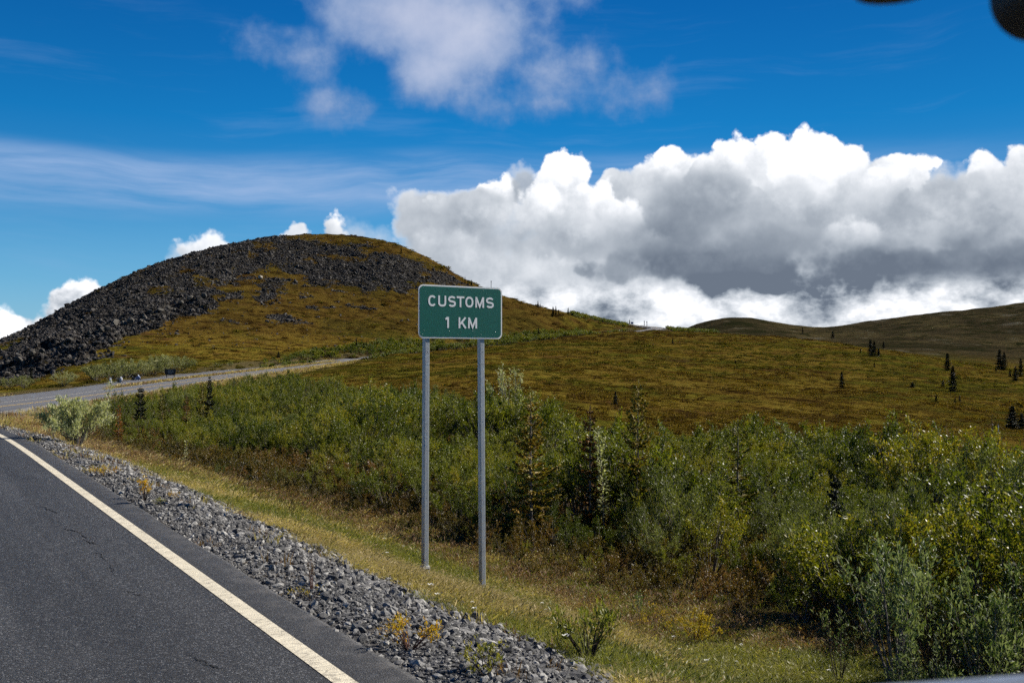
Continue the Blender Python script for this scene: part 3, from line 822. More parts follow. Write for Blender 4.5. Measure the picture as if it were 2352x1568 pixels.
def build_road():
    # fine stations; ragged right edge
    n = len(MAIN)
    f = np.linspace(0, n - 1, (n - 1) * 3 + 1)
    P = np.stack([np.interp(f, np.arange(n), MAIN[:, c]) for c in range(3)], 1)
    N = np.stack([np.interp(f, np.arange(n), MN[:, c]) for c in range(2)], 1)
    offs = [-HALF, -HALF + 0.3, -1.8, 0, 1.8, 3.0, 3.75, HALF - 0.05, HALF]
    V, q, idx = ribbon(P, N, offs, 0.0, skirt=0.35)
    m = len(offs) + 2
    W = V.reshape(-1, m, 3)
    jit = 0.045 * vnoise(f * 0.9, f * 0, 5) + 0.05 * vnoise(f * 0.25, f * 0 + 4, 6)
    for c_ in (m - 1, m - 2): W[:, c_, :2] += N * jit[:, None]
    W[:, m - 2, 2] -= 0.012
    me = np_mesh('road', W.reshape(-1, 3), q, M_asphalt, True)
    e = np.abs(np.array([0, 0, .3, 2, 4, 4, 1.2, .5, .06, 0, 0]))
    ed = np.tile(e, len(W)); dd = np.repeat(np.hypot(P[:, 0], P[:, 1]), m)
    for an, arr in (('edge', ed), ('dist', dd)):
        t_ = me.attributes.new(an, 'FLOAT', 'POINT'); t_.data.foreach_set('value', arr.astype(np.float32))
    road = tag(link('road', me), kind='structure')
    V, q, idx = ribbon(P, N, [LANE - 0.066, LANE + 0.066], 0.004)
    link('edge_line', np_mesh('edge_line', V, q, M_white), road)
    V, q, idx = ribbon(P, N, [-LANE - 0.075, -LANE + 0.075], 0.004)
    link('edge_line', np_mesh('edge_line', V, q, M_white), road)
    for o in (-0.17, 0.17):
        V, q, idx = ribbon(P, N, [o - 0.065, o + 0.065], 0.004)
        link('centre_line', np_mesh('centre_line', V, q, M_yellow), road)
    # cracks in the lane
    rnd = random.Random(8)
    mb = MB()
    def crack(u, v, du, dv, w=0.012, seg=9):
        pts = []
        for i in range(seg + 1):
            t = i / seg
            pts.append((u + du * t + rnd.uniform(-.02, .02), v + dv * t + rnd.uniform(-.05, .05)))
        vs, qs = [], []
        for i, (a, b) in enumerate(pts):
            ww = w * math.sin(math.pi * (0.06 + 0.88 * i / seg)) * rnd.uniform(.6, 1.2)
            for s_ in (-1, 1):
                X, Y = uv2xy(a + ww * s_ * 0.6, b + ww * s_)
                vs.append((X, Y, 0.004))
        for i in range(seg): qs.append((2 * i, 2 * i + 1, 2 * i + 3, 2 * i + 2))
        mb.add(vs, qs)
    def at(X, Y):
        z = CAM_Z * FPX / (Y - CY); return xy2uv((X - CX) / FPX * z, z)
    for (X0, Y0, X1, Y1, w) in [(98,1160,118,1172,.012),(112,1168,140,1180,.014),(150,1212,188,1222,.016),(188,1222,206,1248,.008),(205,1243,224,1247,.014),(222,1262,250,1290,.008),
                                (250,1292,270,1318,.006),(285,1355,330,1366,.007),(210,1030,240,1040,.008),(245,1041,275,1052,.008),(268,1062,298,1066,.010),(430,1500,480,1518,.008),(462,1520,520,1534,.01)]:
        u0, v0 = at(X0, Y0); u1, v1 = at(X1, Y1)
        crack(u0, v0, u1 - u0, v1 - v0, w * 0.75)
    c = mb.obj('crack', mat_simple('tar_crack', (0.006, 0.006, 0.006), 0.95, 0.1), road)
    c['kind'] = 'stuff'
    # parallel side road
    n = len(SIDE)
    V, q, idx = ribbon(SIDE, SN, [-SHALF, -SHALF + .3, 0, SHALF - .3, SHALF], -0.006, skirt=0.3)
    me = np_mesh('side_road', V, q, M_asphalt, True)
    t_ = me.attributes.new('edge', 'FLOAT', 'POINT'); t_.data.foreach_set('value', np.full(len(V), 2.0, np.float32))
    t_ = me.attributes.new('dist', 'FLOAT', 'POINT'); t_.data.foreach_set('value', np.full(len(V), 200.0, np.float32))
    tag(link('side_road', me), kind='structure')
build_road()

# ------------------------------------------------------------------ plants: mesh makers
M_willow = mat_leaf('willow_leaves', [(0.018, 0.028, 0.003), (0.056, 0.074, 0.007), (0.125, 0.142, 0.012), (0.225, 0.215, 0.018), (0.40, 0.27, 0.026)], transl=0.34, rough=0.42, patch=0.25)
M_willow_grey = mat_leaf('grey_willow_leaves', [(0.048, 0.060, 0.014), (0.105, 0.122, 0.028), (0.175, 0.188, 0.048), (0.28, 0.28, 0.080)], transl=0.30, rough=0.45, patch=0.3)
M_birch = mat_leaf('dwarf_birch_leaves', [(0.030, 0.024, 0.006), (0.065, 0.056, 0.010), (0.120, 0.090, 0.014), (0.165, 0.092, 0.022), (0.17, 0.065, 0.022)], transl=0.30, rough=0.42, patch=0.4)
M_pale = mat_leaf('pale_willow_leaves', [(0.27, 0.29, 0.14), (0.46, 0.46, 0.26), (0.66, 0.64, 0.42)], transl=0.38, rough=0.5, patch=0.8)
M_yellow_leaf = mat_leaf('yellowing_leaves', [(0.12, 0.13, 0.015), (0.36, 0.27, 0.025), (0.55, 0.35, 0.025), (0.45, 0.16, 0.025)], transl=0.35, rough=0.45, patch=5.0)
M_big = mat_leaf('broad_willow_leaves', [(0.030, 0.052, 0.012), (0.055, 0.085, 0.022), (0.090, 0.125, 0.040), (0.15, 0.175, 0.065)], back=(0.19, 0.22, 0.12), transl=0.32, rough=0.48, patch=2.0)
M_olive = mat_leaf('olive_green_willow_leaves', [(0.09, 0.105, 0.018), (0.17, 0.180, 0.032), (0.28, 0.245, 0.045), (0.44, 0.31, 0.045)], transl=0.32, rough=0.4, patch=4.0)
M_needle = mat_leaf('spruce_needles', [(0.006, 0.010, 0.004), (0.014, 0.020, 0.007), (0.026, 0.032, 0.010)], transl=0.08, rough=0.6, patch=0.9, spec=0.3)
M_needle_olive = mat_leaf('yellowish_spruce_needles', [(0.06, 0.060, 0.008), (0.15, 0.130, 0.016), (0.27, 0.20, 0.022), (0.38, 0.18, 0.020)], transl=0.2, rough=0.6, patch=1.1, spec=0.3)
M_needle_rust = mat_leaf('rusty_spruce_needles', [(0.10, 0.062, 0.012), (0.24, 0.105, 0.018), (0.42, 0.155, 0.024)], transl=0.2, rough=0.6, patch=1.3, spec=0.3)
M_straw = mat_leaf('dry_grass', [(0.15, 0.125, 0.035), (0.30, 0.24, 0.075), (0.48, 0.37, 0.16), (0.60, 0.47, 0.27)], transl=0.4, rough=0.55, patch=0.5, spec=0.25)
M_grass = mat_leaf('green_grass', [(0.055, 0.065, 0.010), (0.125, 0.140, 0.022), (0.225, 0.215, 0.042), (0.36, 0.30, 0.085)], transl=0.4, rough=0.5, patch=0.5, spec=0.25)
M_rustgrass = mat_leaf('red_brown_grass', [(0.09, 0.055, 0.024), (0.20, 0.115, 0.055), (0.34, 0.205, 0.11)], transl=0.35, rough=0.6, patch=0.4, spec=0.2)
M_tundra = mat_leaf('tundra_plants', [(0.026, 0.015, 0.005), (0.075, 0.042, 0.010), (0.145, 0.092, 0.015), (0.21, 0.145, 0.022), (0.22, 0.180, 0.028)], transl=0.22, rough=0.7, patch=0.05, spec=0.02)
M_heath = mat_leaf('hill_heath_plants', [(0.018, 0.011, 0.005), (0.048, 0.027, 0.009), (0.092, 0.050, 0.013), (0.130, 0.078, 0.017), (0.120, 0.100, 0.020)], transl=0.22, rough=0.7, patch=0.05, spec=0.02)
M_tundra_green = mat_leaf('green_tundra_plants', [(0.026, 0.022, 0.005), (0.070, 0.058, 0.009), (0.130, 0.110, 0.014), (0.22, 0.175, 0.018)], transl=0.22, rough=0.7, patch=0.05, spec=0.02)
M_bark = mat_simple('grey_bark', (0.13, 0.115, 0.10), 0.9, 0.1, var=0.35, sc_=20)
M_barkdark = mat_simple('dark_bark', (0.045, 0.034, 0.028), 0.9, 0.1, var=0.35, sc_=20)
M_red_stem = mat_simple('red_brown_stems', (0.10, 0.045, 0.03), 0.8, 0.2, var=0.3, sc_=20)
M_flower = mat_simple('white_flower', (0.75, 0.73, 0.66), 0.7, 0.2)

def unit(a): return a / (np.linalg.norm(a, axis=-1, keepdims=True) + 1e-9)
def leaf_quads(P, D, N, L, W):
    """one diamond per leaf"""
    D = unit(D); S = unit(np.cross(D, N)); n = len(P)
    L = np.asarray(L).reshape(-1, 1); W = np.asarray(W).reshape(-1, 1)
    v = np.stack([P, P + D * L * 0.45 + S * W * 0.5, P + D * L, P + D * L * 0.45 - S * W * 0.5], 1).reshape(-1, 3)
    return v, np.arange(n * 4).reshape(-1, 4)
def leaf_folded(P, D, N, L, W, droop=0.25):
    """leaf with a midrib fold and a curved tip: 8 vertices, 4 quads + ..."""
    D = unit(D); S = unit(np.cross(D, N)); U = np.cross(S, D); n = len(P)
    L = np.asarray(L).reshape(-1, 1); W = np.asarray(W).reshape(-1, 1)
    a = P
    m1 = P + D * L * 0.35; l1 = m1 + S * W * 0.5 + U * W * 0.18; r1 = m1 - S * W * 0.5 + U * W * 0.18
    m2 = P + D * L * 0.70 - U * L * droop * 0.3; l2 = m2 + S * W * 0.36 + U * W * 0.12; r2 = m2 - S * W * 0.36 + U * W * 0.12
    t = P + D * L * 0.97 - U * L * droop
    v = np.stack([a, m1, l1, r1, m2, l2, r2, t], 1).reshape(-1, 3)
    b = (np.arange(n) * 8)[:, None]
    q = np.concatenate([b + np.array([[1, 2, 5, 4]]), b + np.array([[1, 4, 6, 3]])])
    tr = np.concatenate([b + np.array([[0, 2, 1]]), b + np.array([[0, 1, 3]]), b + np.array([[4, 5, 7]]), b + np.array([[4, 7, 6]])])
    return v, q, tr

def bush_parts(seed, H=2.0, Rd=0.9, stems=14, twigs=9, leaves=4200, L=0.055, W=0.022, low=0.30, upright=0.35, folded=False, spread=1.0, whip=0.0):
    rg = np.random.RandomState(seed)
    wood = MB()
    tw0, tw1 = [], []
    for i in range(stems):
        a = rg.uniform(0, 2 * math.pi); rr = math.sqrt(rg.uniform(0.02, 1)) * Rd * spread
        h = H * (1 - 0.38 * (rr / (Rd * spread)) ** 2) * rg.uniform(0.78, 1.06)
        t = np.linspace(0, 1, 6)[:, None]
        d = np.array([math.cos(a), math.sin(a), 0.0])
        wob = np.cumsum(rg.normal(0, 0.035, (6, 3)), 0) * H * 0.4; wob[0] = 0
        p = d * rr * (t ** (0.8 + 0.5 * upright)) + np.array([0, 0, h]) * (t ** 0.92) + wob + d * Rd * 0.08
        r0 = 0.006 + 0.006 * H
        wood.tube(p, [r0 * (1 - 0.8 * q) for q in np.linspace(0, 1, 6)], 4, False)
        for j in range(twigs):
            tt = low + (1 - low) * rg.uniform(0, 1) ** 0.55
            k = tt * 5; k0 = min(int(k), 4); b = p[k0] + (p[k0 + 1] - p[k0]) * (k - k0)
            tg = unit(p[k0 + 1] - p[k0])
            dr = unit(tg * 0.7 + rg.normal(0, 0.55, 3) + np.array([0, 0, upright]))
            ln = H * rg.uniform(0.12, 0.26) * (1.15 - 0.5 * tt)
            e = b + dr * ln
            tw0.append(b); tw1.append(e)
            if j % 2 == 0: wood.tube([b, (b + e) / 2 + rg.normal(0, 0.01, 3), e], [r0 * 0.3, r0 * 0.22, r0 * 0.1], 3, False)
        tw0.append(p[4]); tw1.append(p[5] + unit(p[5] - p[4]) * whip)
    tw0, tw1 = np.array(tw0), np.array(tw1)
    i = rg.randint(0, len(tw0), leaves); t = rg.uniform(0.05, 1.04, (leaves, 1))
    P = tw0[i] * (1 - t) + tw1[i] * t + rg.normal(0, L * 0.45, (leaves, 3))
    D = unit(tw1[i] - tw0[i]) * 0.7 + rg.normal(0, 0.6, (leaves, 3)) + np.array([0, 0, upright * 0.8])
    N = rg.normal(0, 1, (leaves, 3)) + np.array([0, 0, 0.9])
    s = rg.uniform(0.6, 1.25, leaves)
    lm = MB()
    if folded:
        v, q, tr = leaf_folded(P, D, N, L * s, W * s); lm.add(v, q, tr)
    else:
        v, q = leaf_quads(P, D, N, L * s, W * s); lm.add(v, q)
    return wood, lm

def joined(name, wood, lm, mw, ml):
    w = wood.mesh('tmp', mw); l = lm.mesh('tmp2', ml)
    def arr(me):
        v = np.empty(len(me.vertices) * 3, np.float32); me.vertices.foreach_get('co', v)
        li = np.empty(len(me.loops), np.int32); me.loops.foreach_get('vertex_index', li)
        lt = np.empty(len(me.polygons), np.int32); me.polygons.foreach_get('loop_total', lt)
        return v.reshape(-1, 3), li, lt
    v1, i1, t1 = arr(w); v2, i2, t2 = arr(l)
    V = np.vstack([v1, v2]); I = np.concatenate([i1, i2 + len(v1)]); T = np.concatenate([t1, t2])
    me = bpy.data.meshes.new(name)
    me.vertices.add(len(V)); me.vertices.foreach_set('co', V.ravel())
    me.loops.add(len(I)); me.loops.foreach_set('vertex_index', I)
    me.polygons.add(len(T)); me.polygons.foreach_set('loop_start', np.concatenate([[0], np.cumsum(T)[:-1]]).astype(np.int32))
    me.polygons.foreach_set('loop_total', T)
    me.polygons.foreach_set('material_index', np.concatenate([np.zeros(len(t1)), np.ones(len(t2))]).astype(np.int32))
    me.materials.append(mw); me.materials.append(ml)
    me.update(calc_edges=True)
    bpy.data.meshes.remove(w); bpy.data.meshes.remove(l)
    return me

def source(name, me):
    o = bpy.data.objects.new(name, me)
    return o

def scatter(name, label, sources, pts, rz, scl, tilt=None, seed=0):
    """one object of kind stuff whose points carry copies of the source meshes"""
    n = len(pts)
    rg = np.random.RandomState(seed + 77)
    me = bpy.data.meshes.new(name)
    me.vertices.add(n); me.vertices.foreach_set('co', np.asarray(pts, np.float32).ravel())
    rot = np.zeros((n, 3), np.float32); rot[:, 2] = rz
    if tilt is not None: rot[:, :2] = tilt
    a = me.attributes.new('turn', 'FLOAT_VECTOR', 'POINT'); a.data.foreach_set('vector', rot.ravel())
    scl = np.asarray(scl, np.float32)
    if scl.ndim == 1: scl = np.repeat(scl[:, None], 3, 1)
    a = me.attributes.new('size', 'FLOAT_VECTOR', 'POINT'); a.data.foreach_set('vector', scl.ravel())
    a = me.attributes.new('pick', 'INT', 'POINT'); a.data.foreach_set('value', rg.randint(0, len(sources), n).astype(np.int32))
    me.update()
    o = link(name, me)
    c = bpy.data.collections.new(name + '_sources')
    for s_ in sources: c.objects.link(s_)
    g = bpy.data.node_groups.new(name + '_spread', 'GeometryNodeTree')
    g.interface.new_socket('Geometry', in_out='INPUT', socket_type='NodeSocketGeometry')
    g.interface.new_socket('Geometry', in_out='OUTPUT', socket_type='NodeSocketGeometry')
    N = g.nodes; Lk = g.links
    gi, go = N.new('NodeGroupInput'), N.new('NodeGroupOutput')
    ip = N.new('GeometryNodeInstanceOnPoints'); ci = N.new('GeometryNodeCollectionInfo')
    ci.inputs['Collection'].default_value = c
    ci.inputs['Separate Children'].default_value = True; ci.inputs['Reset Children'].default_value = True
    ip.inputs['Pick Instance'].default_value = True
    def na(nm, ty):
        x = N.new('GeometryNodeInputNamedAttribute'); x.data_type = ty; x.inputs['Name'].default_value = nm
        return x.outputs['Attribute']
    er = N.new('FunctionNodeEulerToRotation')
    Lk.new(na('turn', 'FLOAT_VECTOR'), er.inputs[0]); Lk.new(er.outputs[0], ip.inputs['Rotation'])
    Lk.new(na('size', 'FLOAT_VECTOR'), ip.inputs['Scale']); Lk.new(na('pick', 'INT'), ip.inputs['Instance Index'])
    Lk.new(gi.outputs[0], ip.inputs['Points']); Lk.new(ci.outputs[0], ip.inputs['Instance'])
    Lk.new(ip.outputs[0], go.inputs[0])
    md = o.modifiers.new('spread', 'NODES'); md.node_group = g
    tag(o, label, kind='stuff')
    return o

def stone_mesh(name, seed, mat, sub=1, flat=0.6, rough=0.28):
    import bmesh
    rg = np.random.RandomState(seed)
    bm = bmesh.new(); bmesh.ops.create_icosphere(bm, subdivisions=sub, radius=0.5)
    dirs = unit(rg.normal(0, 1, (9, 3))); cut = rg.uniform(0.22, 0.46, 9)
    for v in bm.verts:
        p = np.array(v.co)
        for d_, c_ in zip(dirs, cut):
            k = p @ d_
            if k > c_: p = p - d_ * (k - c_)
        p = p * (1 + rg.uniform(-rough, rough) * 0.35)
        v.co = p * np.array([1.15, 0.9, flat])
    me = bpy.data.meshes.new(name); bm.to_mesh(me); bm.free()
    me.materials.append(mat)
    return me

# ------------------------------------------------------------------ gravel on the shoulder
M_gravel = mat_stone('shoulder_gravel', [(0.0, (0.028, 0.027, 0.027)), (0.30, (0.075, 0.073, 0.071)), (0.58, (0.15, 0.145, 0.138)), (0.80, (0.28, 0.27, 0.25)), (0.92, (0.44, 0.42, 0.38)), (0.96, (0.28, 0.19, 0.12))], 3.0)
M_scree = mat_stone('scree_stone', [(0.0, (0.010, 0.009, 0.009)), (0.45, (0.026, 0.023, 0.021)), (0.75, (0.055, 0.049, 0.043)), (0.95, (0.12, 0.11, 0.095)), (1.0, (0.26, 0.24, 0.20))], 0.4)
def side_w(x, y):
    """metres beyond the right edge of the paving and station along the road"""
    lat, hz, si = nearest(MAIN, MT, MN, x, y, lim=60)
    return lat - HALF, si
def build_gravel():
    rg = np.random.RandomState(4)
    n = 170000
    v = rg.uniform(1, 46, n) ; w = rg.uniform(-0.06, 3.1, n)
    u = 2.78 + w
    x, y = uv2xy(u, v)
    keepp = np.clip(10.0 / np.maximum(y, 5), 0, 1) ** 0.85
    edge = 2.35 + 0.35 * sstep(v, 14, 6) + 0.5 * vnoise(v * 0.5, v * 0, 3) + 0.25 * vnoise(v * 2, v * 0, 4)
    k = (rg.uniform(0, 1, n) < keepp) & (w < edge + rg.exponential(0.12, n)) & (y > 4.2) & (x > -0.62 * y - 1)
    thin = (v > 22) & (rg.uniform(0, 1, n) < sstep(v, 20, 40) * 0.6)
    k &= ~thin
    x, y, w = x[k], y[k], w[k]
    z = land(x, y)
    sz = np.clip(rg.lognormal(math.log(0.025), 0.66, len(x)), 0.009, 0.12) * (1 + 0.007 * np.clip(y - 10, 0, 30)) * (0.75 + 0.25 * sstep(w, 0.0, 1.5))
    src = [source('gravel_stone', stone_mesh('gravel_stone', 100 + i, M_gravel, 1, 0.45 + 0.07 * i)) for i in range(8)]
    sc3 = np.stack([sz * rg.uniform(0.8, 1.5, len(x)), sz * rg.uniform(0.7, 1.2, len(x)), sz * rg.uniform(0.7, 1.2, len(x))], 1)
    scatter('gravel', 'loose grey crushed stone along the paved shoulder', src, np.stack([x, y, z + sz * 0.12], 1), rg.uniform(0, 6.28, len(x)), sc3, rg.normal(0, 0.45, (len(x), 2)), 1)
build_gravel()

def build_scree():
    rg = np.random.RandomState(14)
    n = 270000
    a = rg.uniform(R(-31), R(2), n); r = rg.uniform(260, 720, n)
    x, y = r * np.sin(a), r * np.cos(a)
    h, at = land(x, y, True)
    k = rg.uniform(0, 1, n) < 0.85 * sstep(at['rock'], 0.15, 0.75)
    loose = (at['rock'] <= 0.45) & (h > 4) & (rg.uniform(0, 1, n) < 0.022) & (at['Y'] < 800) & (at['X'] < 1080)
    k |= loose
    x, y, h, lo = x[k], y[k], h[k], loose[k]
    sz = np.clip(rg.lognormal(math.log(0.50), 0.62, len(x)), 0.25, 3.0)
    sz[lo] *= 0.7
    src = [source('scree_block', stone_mesh('scree_block', 200 + i, M_scree, 1, 0.7)) for i in range(7)]
    sc3 = sz[:, None] * rg.uniform(0.7, 1.35, (len(x), 3))
    scatter('scree', 'dark broken rock covering the upper slopes of the hill', src, np.stack([x, y, h + sz * 0.1], 1), rg.uniform(0, 6.28, len(x)), sc3, rg.normal(0, 0.5, (len(x), 2)), 2)
    # crag blocks one can tell apart, and pale boulders
    M_crag = mat_stone('crag_rock', [(0.0, (0.026, 0.024, 0.021)), (0.5, (0.055, 0.050, 0.042)), (1.0, (0.105, 0.094, 0.076))], 0.35)
    M_paleb = mat_stone('pale_boulder_rock', [(0.0, (0.22, 0.19, 0.14)), (1.0, (0.38, 0.33, 0.25))], 0.35)
    pl = [(470, 683, 4.2, 0), (455, 690, 3.4, 0), (437, 690, 3.8, 0), (415, 700, 3.0, 0), (366, 716, 3.6, 0), (385, 712, 3.0, 0), (345, 722, 4.0, 0), (333, 735, 3.2, 0), (300, 742, 3.8, 0),
          (285, 748, 3.0, 0), (262, 748, 4.4, 0), (248, 760, 3.2, 0), (232, 765, 3.4, 0), (205, 768, 2.6, 0), (322, 745, 2.8, 0), (306, 758, 2.4, 0), (283, 765, 2.6, 0), (160, 790, 3.0, 0), (120, 810, 3.4, 0), (95, 812, 2.6, 0),
          (74, 820, 3.2, 0), (45, 832, 2.8, 0), (20, 838, 3.0, 0), (597, 640, 3.2, 1), (255, 790, 2.8, 0), (190, 800, 2.5, 0)]
    mesh_c = [stone_mesh('boulder', 300 + i, M_crag, 1, 0.85, 0.5) for i in range(6)]
    mesh_p = stone_mesh('boulder', 310, M_paleb, 2, 0.7)
    for i, (X, Y, s_, p) in enumerate(pl):
        x, y, h = hit(X, Y, 150, 900)
        o = link('boulder', mesh_p if p else mesh_c[i % 6], loc=(x, y, h + 0.25 * s_))
        o.scale = (s_ * rg.uniform(.9, 1.3), s_ * rg.uniform(.8, 1.1), s_ * rg.uniform(.8, 1.15)); o.rotation_euler = (rg.uniform(-.3, .3), rg.uniform(-.3, .3), rg.uniform(0, 6))
        if p: tag(o, 'solitary pale tan boulder among dark scree high on the hill', 'boulder')
        else: tag(o, 'grey brown crag block along the lower rim of the hill scree', 'boulder', 'crag blocks on the rocky hill')
build_scree()

# ------------------------------------------------------------------ tundra clumps on the open slopes
def clump_mesh(name, seed, mat, n=230, h=0.34):
    rg = np.random.RandomState(seed)
    d = rg.uniform(0, 1, n) ** 0.5; a = rg.uniform(0, 6.283, n)
    lump = 0.75 + 0.35 * np.sin(a * 3 + seed) * np.sin(a * 2 + 1.3 * seed)
    P = np.stack([np.cos(a) * d * lump, np.sin(a) * d * lump, h * (1 - d ** 2) * rg.uniform(0.3, 1, n) - 0.03], 1)
    D = rg.normal(0, 0.5, (n, 3)) + np.array([0, 0, 0.9]) + P * np.array([.7, .7, 0]); N = rg.normal(0, 1, (n, 3))
    v, q = leaf_quads(P, D, N, rg.uniform(0.10, 0.24, n), rg.uniform(0.07, 0.15, n))
    return np_mesh(name, v, q, mat)
def build_tundra():
    rg = np.random.RandomState(23)
    n = 62000
    a = rg.uniform(R(-29), R(29), n); r = np.exp(rg.uniform(math.log(42), math.log(760), n))
    x, y = r * np.sin(a), r * np.cos(a)
    h, at = land(x, y, True)
    X, Y = at['X'], at['Y']
    k = (at['w'] > 2.5) & (rg.uniform(0, 1, n) > at['rock'] * 1.3) & ~((X < 600) & (r < 200))
    k &= rg.uniform(0, 1, n) < 0.12 + 0.62 * sstep(fbm(x, y, 7.0, 4, 61), -0.25, 0.25)
    x, y, h, r = x[k], y[k], h[k], r[k]
    g = fbm(x, y, 48, 4, 63) + 0.25 * rg.normal(0, 0.3, len(x)) > 0.04
    sz = (0.22 + 0.0018 * r) * rg.lognormal(0, 0.40, len(x))
    for nm, lab, mat, sel, sd_ in (('tundra_clumps', 'rust brown dwarf tundra plants carpeting the slopes', M_tundra, ~g & (h < 9), 70), ('heath_clumps', 'dark rust brown heath growing on the flanks of the rocky hill', M_heath, (~g | (rg.uniform(0, 1, len(h)) < 0.6)) & (h >= 9), 74), ('green_tundra_clumps', 'yellow green tundra plants in patches on the slopes', M_tundra_green, g & ((h < 9) | (rg.uniform(0, 1, len(h)) < 0.5)), 80)):
        src = [source('tundra_clump', clump_mesh('tundra_clump', sd_ + i, mat)) for i in range(5)]
        m_ = sel
        s3 = np.stack([sz[m_] * 1.3, sz[m_] * 1.3, sz[m_] * rg.uniform(0.45, 1.0, m_.sum()) * (0.8 + 1.2 * np.clip(fbm(x[m_], y[m_], 9, 3, 65), 0, 1))], 1)
        scatter(nm, lab, src, np.stack([x[m_], y[m_], h[m_]], 1), rg.uniform(0, 6.28, m_.sum()), s3, None, sd_)
build_tundra()

# ------------------------------------------------------------------ grass of the ditch
def tuft_mesh(name, seed, mat, n=46, h=0.42, w=0.006, spread=0.16, heads=0.3, mat2=None):
    rg = np.random.RandomState(seed)
    a = rg.uniform(0, 6.283, n); d = rg.uniform(0, 1, n) ** 0.6 * spread
    b = np.stack([np.cos(a) * d, np.sin(a) * d, np.zeros(n) - 0.03], 1)
    hh = h * rg.uniform(0.45, 1.1, n)
    lean = np.stack([np.cos(a + rg.normal(0, .8, n)), np.sin(a + rg.normal(0, .8, n)), np.zeros(n)], 1) * (rg.uniform(0.05, 0.55, n) * hh)[:, None]
    s = rg.uniform(0, 6.283, n); S = np.stack([np.cos(s), np.sin(s), np.zeros(n)], 1) * (w / 2)
    up = np.array([0, 0, 1.0])
    m1 = b + lean * 0.22 + up * (hh * 0.5)[:, None]; t = b + lean + up * (hh * 0.95)[:, None]
    v = np.stack([b - S, b + S, m1 + S * 0.8, m1 - S * 0.8, t], 1)
    i = (np.arange(n) * 5)[:, None]
    q = i + np.array([[0, 1, 2, 3]]); tr = i + np.array([[3, 2, 4]])
    v = v.reshape(-1, 3)
    k = rg.uniform(0, 1, n) < heads
    if k.any():
        m = k.sum(); D = unit(t[k] - m1[k]); Nn = rg.normal(0, 1, (m, 3))
        hv, hq = leaf_quads(t[k] - D * 0.06, D, Nn, rg.uniform(0.07, 0.13, m), rg.uniform(0.010, 0.018, m))
        q = np.concatenate([q, hq + len(v)]); v = np.concatenate([v, hv])
    return np_mesh(name, v, [q, tr], mat)
def edge_w(y): return np.interp(y, [6, 13, 20, 30, 37, 60, 100, 200], [9.6, 8.6, 8.1, 6.2, 4.6, 5.5, 6.0, 6.0])
